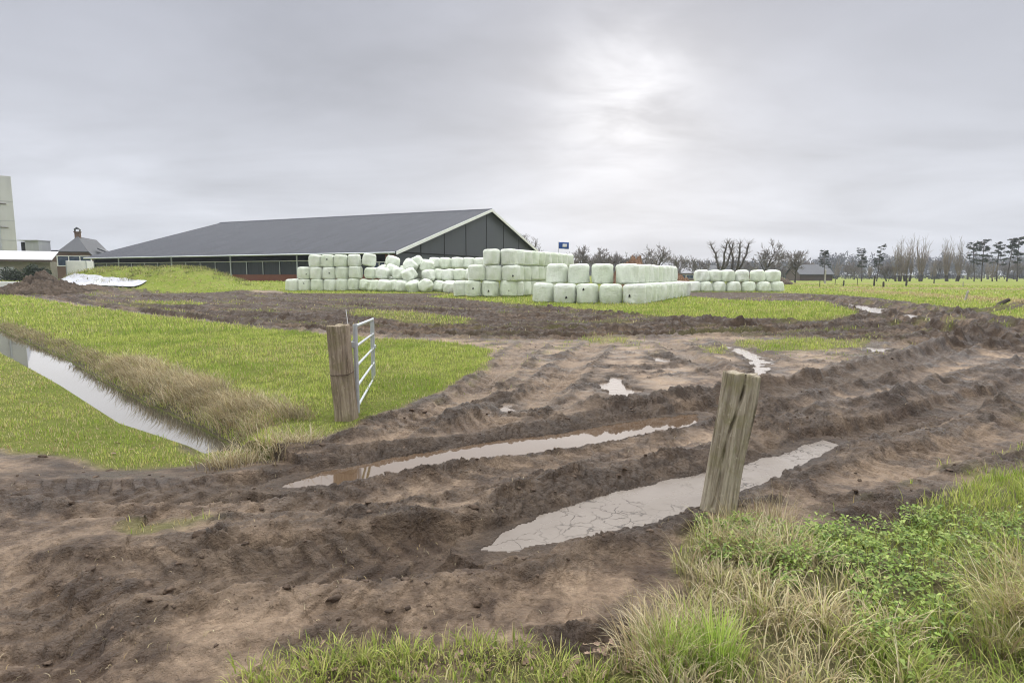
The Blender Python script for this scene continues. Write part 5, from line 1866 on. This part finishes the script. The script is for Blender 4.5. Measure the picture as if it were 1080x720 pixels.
def tree(kind, name, px, ybase, ytop, depth, label, group, seed, wscale=1.0):
    rng = np.random.default_rng(seed)
    x, _, z1 = at_depth(px, ytop, depth)
    z0 = gz(x, depth)
    if ybase: pass
    H = z1 - z0
    root = empty(name, (x, depth, z0), rng.uniform(0, 6.28))
    tag(root, label, "tree", group)
    T_, C_ = Branches(), Branches()
    rm = .020 + .00016 * depth
    if kind == 'round':
        grow(T_, C_, Vector((0, 0, -.2)), Vector((0, 0, 1)), H * .50, H * .030, 0, rng, 4, (.75, .75, .7, .7), .35, (7, 5, 4, 4), rm)
    elif kind == 'bush':
        for s_ in range(4):
            a = rng.uniform(0, 6.28)
            grow(T_, C_, Vector((.3 * math.cos(a), .3 * math.sin(a), -.2)), Vector((.35 * math.cos(a), .35 * math.sin(a), 1)).normalized(), H * .52, H * .018, 1, rng, 4, (.6, .6, .6, .6), .4, (5, 5, 4, 4), rm)
    elif kind == 'pollard':
        stems = 3
        for s_ in range(stems):
            a = s_ * 2.1 + rng.uniform(-.3, .3)
            p = Vector((0, 0, H * .10)); d = Vector((.42 * math.cos(a) * wscale, .42 * math.sin(a) * wscale, 1)).normalized()
            q = p
            for i in range(7):
                dd = (d + Vector(rng.normal(0, .18, 3)) + Vector((0, 0, .25))).normalized()
                q2 = q + dd * H * .118
                rr_ = H * (.034 - .0030 * i)
                T_.add(tuple(q), tuple(q2), rr_, rr_ * .95)
                for m_ in range(20):
                    b = rng.uniform(0, 6.28)
                    e = q2 + Vector((math.cos(b), math.sin(b), rng.uniform(.3, 1.5))).normalized() * H * rng.uniform(.06, .19)
                    C_.add(tuple(q2), tuple(e), rm * .9, rm * .4)
                q = q2
        T_.add((0, 0, -.3), (0, 0, H * .12), H * .055, H * .045)
    elif kind == 'willow':
        st = rng.integers(2, 4)
        for s_ in range(st):
            a = rng.uniform(0, 6.28); o = .35 * s_
            b0 = Vector((o * math.cos(a), o * math.sin(a), -.2)); b1 = b0 + Vector((.25 * math.cos(a), .25 * math.sin(a), H * .16))
            T_.add(tuple(b0), tuple(b1), H * .026, H * .024)
            for m_ in range(13):
                b = rng.uniform(0, 6.28); sp_ = rng.uniform(.03, .52) * wscale
                d = Vector((sp_ * math.cos(b), sp_ * math.sin(b), 1)).normalized()
                L = H * rng.uniform(.42, .86) * (1 - .5 * sp_)
                q = b1.copy(); r_ = H * .0075
                for i in range(4):
                    d = (d + Vector(rng.normal(0, .05, 3)) + Vector((0, 0, .09))).normalized()
                    q2 = q + d * L / 4
                    C_.add(tuple(q), tuple(q2), max(rm * .8, r_ * (1 - i / 4.5)), max(rm * .6, r_ * (1 - (i + 1) / 4.5)))
                    for w_ in range(2):
                        e = q2 + (d + Vector(rng.normal(0, .3, 3))).normalized() * L * rng.uniform(.1, .26)
                        C_.add(tuple(q2), tuple(e), rm * .6, rm * .4)
                    q = q2
    elif kind == 'pine':
        q = Vector((0, 0, -.2)); r_ = H * .020
        lean = Vector(rng.normal(0, .03, 3)); lean.z = 1
        pts = [q]
        for i in range(8):
            lean = (lean + Vector(rng.normal(0, .03, 3)) + Vector((0, 0, .1))).normalized()
            q2 = q + lean * (H + .2) / 8
            T_.add(tuple(q), tuple(q2), .8 * r_ * (1 - i / 10), .8 * r_ * (1 - (i + 1) / 10)); pts.append(q2); q = q2
        cs = []; rs = []
        for m_ in range(34):
            t = rng.uniform(.36, 1.0) ** .8
            f = t * 8; i = min(int(f), 7); o = pts[i].lerp(pts[i + 1], f - i)
            b = rng.uniform(0, 6.28); L = H * rng.uniform(.10, .20) * (1.15 - .55 * t) * wscale
            e = o + Vector((math.cos(b), math.sin(b), rng.uniform(-.12, .25))) * L
            C_.add(tuple(o), tuple(e), rm * 1.3, rm * .8)
            if rng.random() < .8:
                cs.append(tuple(e)); rs.append((H * .048, H * .048, H * .028))
                if rng.random() < .6:
                    cs.append(tuple(o.lerp(e, .6))); rs.append((H * .040, H * .040, H * .024))
        leaf_mass("needles", M['needle'], root, cs, rs, 42 * len(cs), H * .013, rng)
    T_.build("trunk", M['bark'], root, 6)
    C_.build("crown", M['willow_twig'] if kind == 'willow' else M['twig'], root, 3)
    return root


G_BACK = "bare trees behind the bales"
for i, (px, yt, kd) in enumerate([(606, 265, 'bush'), (615, 262.5, 'round'), (626, 266, 'bush'), (634, 265, 'round'), (643, 266.5, 'bush'), (650, 265, 'round'), (668, 268, 'bush')]):
    tree(kd, "bare_tree", px, 285, yt, 150 + 6 * (i % 3), "%s small bare tree from the left in the row right of the flag" % ORD[i], G_BACK, 100 + i)
tree('round', "bare_tree", 697, 288, 259, 150, "round dense bare tree above the pale roofed cottages", G_BACK, 131)
tree('bush', "bare_tree", 715, 288, 267, 155, "thin brownish bare tree just right of the round bare tree", G_BACK, 132)
tree('bush', "bare_tree", 736, 288, 270, 158, "low grey bare tree left of the knobbly pollard trees", G_BACK, 133)
tree('pollard', "pollard_tree", 762, 292, 252, 128, "left of two dark knobbly pollard trees behind the low far stack", "knobbly pollard trees", 141, 1.0)
tree('pollard', "pollard_tree", 777, 292, 251.5, 132, "right of two dark knobbly pollard trees behind the low far stack", "knobbly pollard trees", 142, 1.1)
tree('round', "bare_tree", 807, 292, 254, 140, "open bare tree with forked top above the brushwood heap", G_BACK, 151)
tree('round', "bare_tree", 840, 292, 262, 130, "slender feathery bare tree left of the grey field barn", G_BACK, 152)
tree('round', "bare_tree", 553, 285, 246, 150, "bare tree top showing just behind the barn's right roof edge", G_BACK, 153)
tree('pine', "pine_tree", 871, 296, 264, 150, "lone scrawny pine at the end of the grey field barn", "scrawny pines along the far field", 161, 1.1)
tree('pine', "pine_tree", 911, 297, 262, 160, "thicker left pine of the pair in the open far field", "scrawny pines along the far field", 162, .95)
tree('pine', "pine_tree", 927, 297, 259, 160, "taller right pine of the pair in the open far field", "scrawny pines along the far field", 163, .85)
WIL = [(951, 254, "first"), (959, 252, "second"), (975, 251, "third"), (1003, 253, "fourth"), (1012, 254, "fifth")]
for i, (px, yt, o_) in enumerate(WIL):
    tree('willow', "willow_tree", px, 297, yt, 158 + (i % 2) * 3, "%s tall fan shaped bare willow from the left in the far field" % o_, "bare willows along the far field", 170 + i, .8)
PIN = [(1031, 254), (1039, 252.5), (1055, 256), (1066, 252), (1077, 250)]
for i, (px, yt) in enumerate(PIN):
    tree('pine', "pine_tree", px, 297, yt, 156 + (i % 3) * 2, "%s pine from the left in the pine row at the right edge" % ORD[i], "scrawny pines along the far field", 180 + i, 1.0)
tree('willow', "willow_tree", 1049, 297, 274, 158, "short bushy willow standing low among the right hand pines", "bare willows along the far field", 190, 1.3)
tree('bush', "bare_tree", 937, 297, 279, 165, "low reddish bush just left of the willows", G_BACK, 191)
for i, px in enumerate((1095, 1112, 1130, 1150)):
    tree('pine', "pine_tree", px, 297, 250, 158, "%s pine beyond the right edge of the pine row" % ORD[i], "scrawny pines along the far field", 200 + i)

G_BELT = "bare trees of the hedgerow far behind"
belt = [682, 690, 722, 745, 790, 797, 817, 826, 834, 850, 858, 884, 893, 902, 918, 934, 943, 985, 992, 1022, 1044, 1061, 1072]
for i, px in enumerate(belt):
    kd = ('round', 'bush', 'willow')[(i * 7) % 3]
    tree(kd, "bare_tree", px, 294, 272 + (i * 5) % 9, 215 + (i * 13) % 40, "%s thin grey bare tree from the left in the far hedgerow" % ORDL[i], G_BELT, 300 + i)

# far woods: one mass of bare crowns, half a kilometre off
rng = np.random.default_rng(77)
cs = []; nn = []
B_ = Branches()
pts = []; sizes = []
for i in range(620):
    px = rng.uniform(590, 1500); dpt = rng.uniform(430, 560)
    x = (px - 540) / FPX * dpt
    hgt = rng.uniform(13, 20) * (1.0 if px > 860 else .72)
    rx = rng.uniform(3, 6)
    B_.add((x, dpt, -.3), (x, dpt, hgt * .6), .30, .16)
    k = 170
    d = rng.normal(0, 1, (k, 3)); d /= np.linalg.norm(d, axis=1)[:, None]
    p = np.array([x, dpt, hgt * .56]) + d * np.array([rx, rx, hgt * .46]) * rng.random((k, 1)) ** .4
    pts.append(p)
pts = np.concatenate(pts); n = len(pts)
a = rng.normal(0, 1, (n, 3)) * np.array([.7, .7, 1.2]); a /= np.linalg.norm(a, axis=1)[:, None]
b = np.cross(a, rng.normal(0, 1, (n, 3))); b /= np.linalg.norm(b, axis=1)[:, None] + 1e-9
s_ = rng.uniform(.7, 1.7, (n, 1))
Vv = np.stack([pts - a * s_, pts + b * s_ * .22, pts + a * s_, pts - b * s_ * .22], 1).reshape(-1, 3)
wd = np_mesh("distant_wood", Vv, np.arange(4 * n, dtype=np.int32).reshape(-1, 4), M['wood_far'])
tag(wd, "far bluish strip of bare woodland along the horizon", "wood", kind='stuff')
B_.build("trunks", M['bark'], wd, 4)['kind'] = 'stuff'


hx_ = rng.uniform(0, 1, 260)
cs = []; rs = []
for t_h in hx_:
    px = 640 + 760 * t_h; dpt = 262 + 14 * math.sin(t_h * 9)
    hh_ = rng.uniform(1.6, 3.6)
    cs.append(((px - 540) / FPX * dpt, dpt + rng.uniform(-2, 2), hh_ * .48)); rs.append((rng.uniform(1.5, 3.2), 1.4, hh_ * .52))
hr = leaf_mass("hedge_row", M['wood_far'], None, cs, rs, 26000, .30, rng)
tag(hr, "low tangled bare hedge running along the foot of the far trees", "hedge", kind='stuff')


# cottages and field barn
def gable_house(name, label, px, depth, wpx, eave, ridge, wallm, roofm, deep=8, rz=0.0, win=True):
    x, y, _ = at_depth(px, 290, depth)
    W_ = wpx * depth / FPX
    h = empty(name, (x, y, gz(x, y)), rz); tag(h, label, "house" if 'cottage' in name else "barn")
    mb = MB()
    mb.prism([Vector((-W_ / 2, 0, -.3)), Vector((-W_ / 2, 0, eave)), Vector((-W_ / 2, deep / 2, ridge)), Vector((-W_ / 2, deep, eave)), Vector((-W_ / 2, deep, -.3))], (W_, 0, 0))
    local_part(mb, "wall", wallm, h)
    for sgn in (0, 1):
        mb = MB()
        y0 = -.4 if sgn == 0 else deep + .4
        slab(mb, [(-W_ / 2 - .4, y0, eave - .25), (W_ / 2 + .4, y0, eave - .25), (W_ / 2 + .4, deep / 2, ridge + .05), (-W_ / 2 - .4, deep / 2, ridge + .05)], .16)
        local_part(mb, "roof_slope", roofm, h)
    if win:
        for k in (-.28, .05, .3):
            mb = MB(); mb.box((W_ * k, -.03, eave * .5), (1.2, .1, 1.2)); f_ = local_part(mb, "window_frame", M['white'], h)
            mb = MB(); mb.box((W_ * k, -.07, eave * .5), (1.0, .06, 1.0)); local_part(mb, "window_pane", M['glass'], f_)
    return h


M['pale_roof'] = simple("pale_roof", (.30, .30, .33), (.42, .42, .46), .8, .6, 0)
gable_house("cottage", "pale roofed cottage below the round bare tree", 705, 175, 16, 2.4, 5.6, M['white'], M['pale_roof'])
gable_house("cottage", "steep pale roofed cottage right of the first cottage", 725, 180, 15, 2.4, 5.6, M['house_brick'], M['pale_roof'])
gable_house("field_barn", "long grey roofed field barn behind the feathery tree", 861, 175, 34, 2.0, 4.6, M['brown_clad'], M['tile'], 9, 0, False)
gable_house("field_barn", "dark low field barn behind the brushwood heap", 747, 190, 26, 2.4, 4.6, M['brown_clad'], M['tile'], 9, 0, False)

# field posts
PW = simple("post_wood", (.035, .028, .024), (.075, .06, .05), 3, .9, .4, 10)
PWp = simple("pale_post_wood", (.30, .28, .25), (.46, .43, .39), 3, .9, .3, 10)
POSTS = [(864.4, 303, 294, .10, PW, 0, "thin dark fence post below the grey field barn"),
         (870, 299, 284, .30, PWp, 0, "stout pale post beneath the lone pine"),
         (880.5, 301, 294.5, .10, PW, 3, "thin post right of the stout pale post"),
         (889.5, 302, 295.5, .22, PW, 2, "dark squat post left of the pine pair"),
         (904, 301, 293, .10, PW, 0, "tall thin post below the left pine of the pair"),
         (921.6, 302, 291, .25, PW, 2, "tall dark post below the right pine of the pair"),
         (931.7, 304.6, 297, .24, PW, -3, "black squat post standing just right of the pine pair"),
         (955.5, 302, 295, .28, PW, 4, "black squat post below the willows"),
         (985, 299, 294, .22, PW, 0, "short black post between the two willow groups"),
         (1015.5, 302.5, 297, .12, PWp, 0, "thin grey post below the second willow group"),
         (1017.5, 318, 306, .14, PWp, 13, "pale splintered stake leaning right in the near field")]
for px, yb, yt, w_, mt, lean_, lab in POSTS:
    x, y = at(px, yb); z = gz(x, y)
    H = (yb - yt) * y / FPX
    mb = MB(); mb.tube((0, 0, -.2), (0, 0, H * .92), w_ * .52, w_ * .46, n=8); mb.tube((0, 0, H * .92), (.01, 0, H), w_ * .46, w_ * .26, n=8)
    o = mb.build("field_post", mt); o.location = (x, y, z); o.rotation_euler = (0, R(lean_), 0)
    tag(o, lab, "post", "posts standing in the far fields")
x, y = at(1056, 322); z = gz(x, y)
mb = MB()
for i in range(6):
    a0, a1 = i / 6, (i + 1) / 6
    f_ = lambda t: Vector((.62 * t, 0, .05 + .56 * t - .20 * t * t))
    mb.tube(f_(a0), f_(a1), .15 - .01 * i, .15 - .01 * (i + 1), n=10)
o = mb.build("drain_pipe", PW); o.location = (x - .2, y, z - .1); tag(o, "short black drain pipe jutting from the mud bank at the right", "pipe")

# ------------------------------------------------------------------ HAZE
m_, t_, o_ = new_mat("haze"); T = NT(t_)
pv = T.n('ShaderNodeVolumePrincipled'); pv.inputs['Density'].default_value = HAZE; pv.inputs['Color'].default_value = (.80, .86, .97, 1)
pv.inputs['Anisotropy'].default_value = .2
T.l(pv.outputs[0], o_.inputs['Volume'])
mb = MB(); mb.box((0, 360, 18), (2600, 760, 42))
hz_ = mb.build("haze", m_); tag(hz_, "thin pale winter haze over the fields", "haze", kind='stuff')

# ------------------------------------------------------------------ SKY, SUN
S_AZ, S_EL = R(10.5), R(16.5)
SD = Vector((math.sin(S_AZ) * math.cos(S_EL), math.cos(S_AZ) * math.cos(S_EL), math.sin(S_EL)))
w = bpy.data.worlds.new("World"); SC.world = w; w.use_nodes = True
nt = w.node_tree
for n_ in list(nt.nodes): nt.nodes.remove(n_)
T = NT(nt)
wo = T.n('ShaderNodeOutputWorld'); bg = T.n('ShaderNodeBackground'); bg.inputs['Strength'].default_value = .10
T.l(bg.outputs[0], wo.inputs['Surface'])
sky = T.n('ShaderNodeTexSky', sky_type='NISHITA', sun_disc=False)
sky.sun_elevation = S_EL; sky.sun_rotation = S_AZ; sky.dust_density = 3.0
tc = T.n('ShaderNodeTexCoord').outputs['Generated']
sx = T.n('ShaderNodeSeparateXYZ'); T.l(tc, sx.inputs[0])
zc = T.math('MAXIMUM', sx.outputs['Z'], 0.0)
den = T.math('ADD', zc, .16)
cb = T.n('ShaderNodeCombineXYZ')
T.l(T.math('DIVIDE', sx.outputs['X'], den), cb.inputs[0]); T.l(T.math('DIVIDE', sx.outputs['Y'], den), cb.inputs[1])
c1 = T.noise(T.mapping(cb.outputs[0], (.55, .8, 1), (0, 0, .5)), 1.1, 5, .52, .5)
c2 = T.noise(T.mapping(cb.outputs[0], (1.0, 1.1, 1), (0, 0, -.3)), 2.4, 5, .55, .4)
cl = T.math('ADD', T.math('MULTIPLY', c1, .86), T.math('MULTIPLY', c2, .14))
clm = T.ramp(cl, [(.34, .82), (.48, .98), (.64, 1.15)])
grad = T.ramp(zc, [(0.0, (.57, .587, .63)), (.12, (.55, .567, .615)), (.25, (.445, .460, .51)), (.42, (.355, .368, .42)), (.60, (.98, .99, 1.03)), (1.0, (1.0, 1.0, 1.0))])
# unseen bright cloud deck overhead, added to lift the light on the ground
high = T.ramp(zc, [(0.42, 0.0), (.75, 1.0)])
deck = T.mix(high, grad, (2.7, 2.7, 2.7))
back = T.ramp(T.math('ADD', T.math('MULTIPLY', sx.outputs['Y'], .5), .5), [(.15, .60), (.62, 1.0)])  # dims the sky behind the camera to give the ground directional light
deck = T.mix(1.0, deck, back, 'MULTIPLY')
dt = T.n('ShaderNodeVectorMath', operation='DOT_PRODUCT'); T.l(tc, dt.inputs[0]); dt.inputs[1].default_value = SD
gl = T.math('MULTIPLY', T.math('POWER', T.math('MAXIMUM', dt.outputs['Value'], 0.0), 170.0), T.ramp(c2, [(.38, .35), (.60, 1.5)]))
gl2 = T.math('POWER', T.math('MAXIMUM', dt.outputs['Value'], 0.0), 9.0)
glow = T.math('ADD', T.math('MULTIPLY', gl, .20), T.math('MULTIPLY', gl2, .06))
cloud = T.mix(1.0, deck, clm, 'MULTIPLY')
cloud = T.mix(1.0, cloud, glow, 'ADD')
c10 = T.mix(1.0, cloud, (10, 10, 10), 'MULTIPLY')
fin = T.mix(.985, sky.outputs[0], c10)
T.l(fin, bg.inputs['Color'])

sl = bpy.data.lights.new("sun", 'SUN'); sl.energy = 1.0; sl.angle = R(100); sl.color = (1, .95, .88)
so = link(bpy.data.objects.new("sun", sl))
so.rotation_euler = SD.to_track_quat('Z', 'Y').to_euler()

SC.view_settings.view_transform = 'Standard'
SC.view_settings.look = 'None'
SC.view_settings.gamma = 1.0
SC.view_settings.exposure = 0.29
SC.view_settings.use_curve_mapping = False
cy = SC.cycles
cy.max_bounces = 6; cy.diffuse_bounces = 2; cy.glossy_bounces = 3; cy.transmission_bounces = 3; cy.transparent_max_bounces = 4
cy.use_denoising = True
cy.denoising_prefilter = 'ACCURATE'
cy.pixel_filter_type = 'BLACKMAN_HARRIS'; cy.filter_width = 1.1
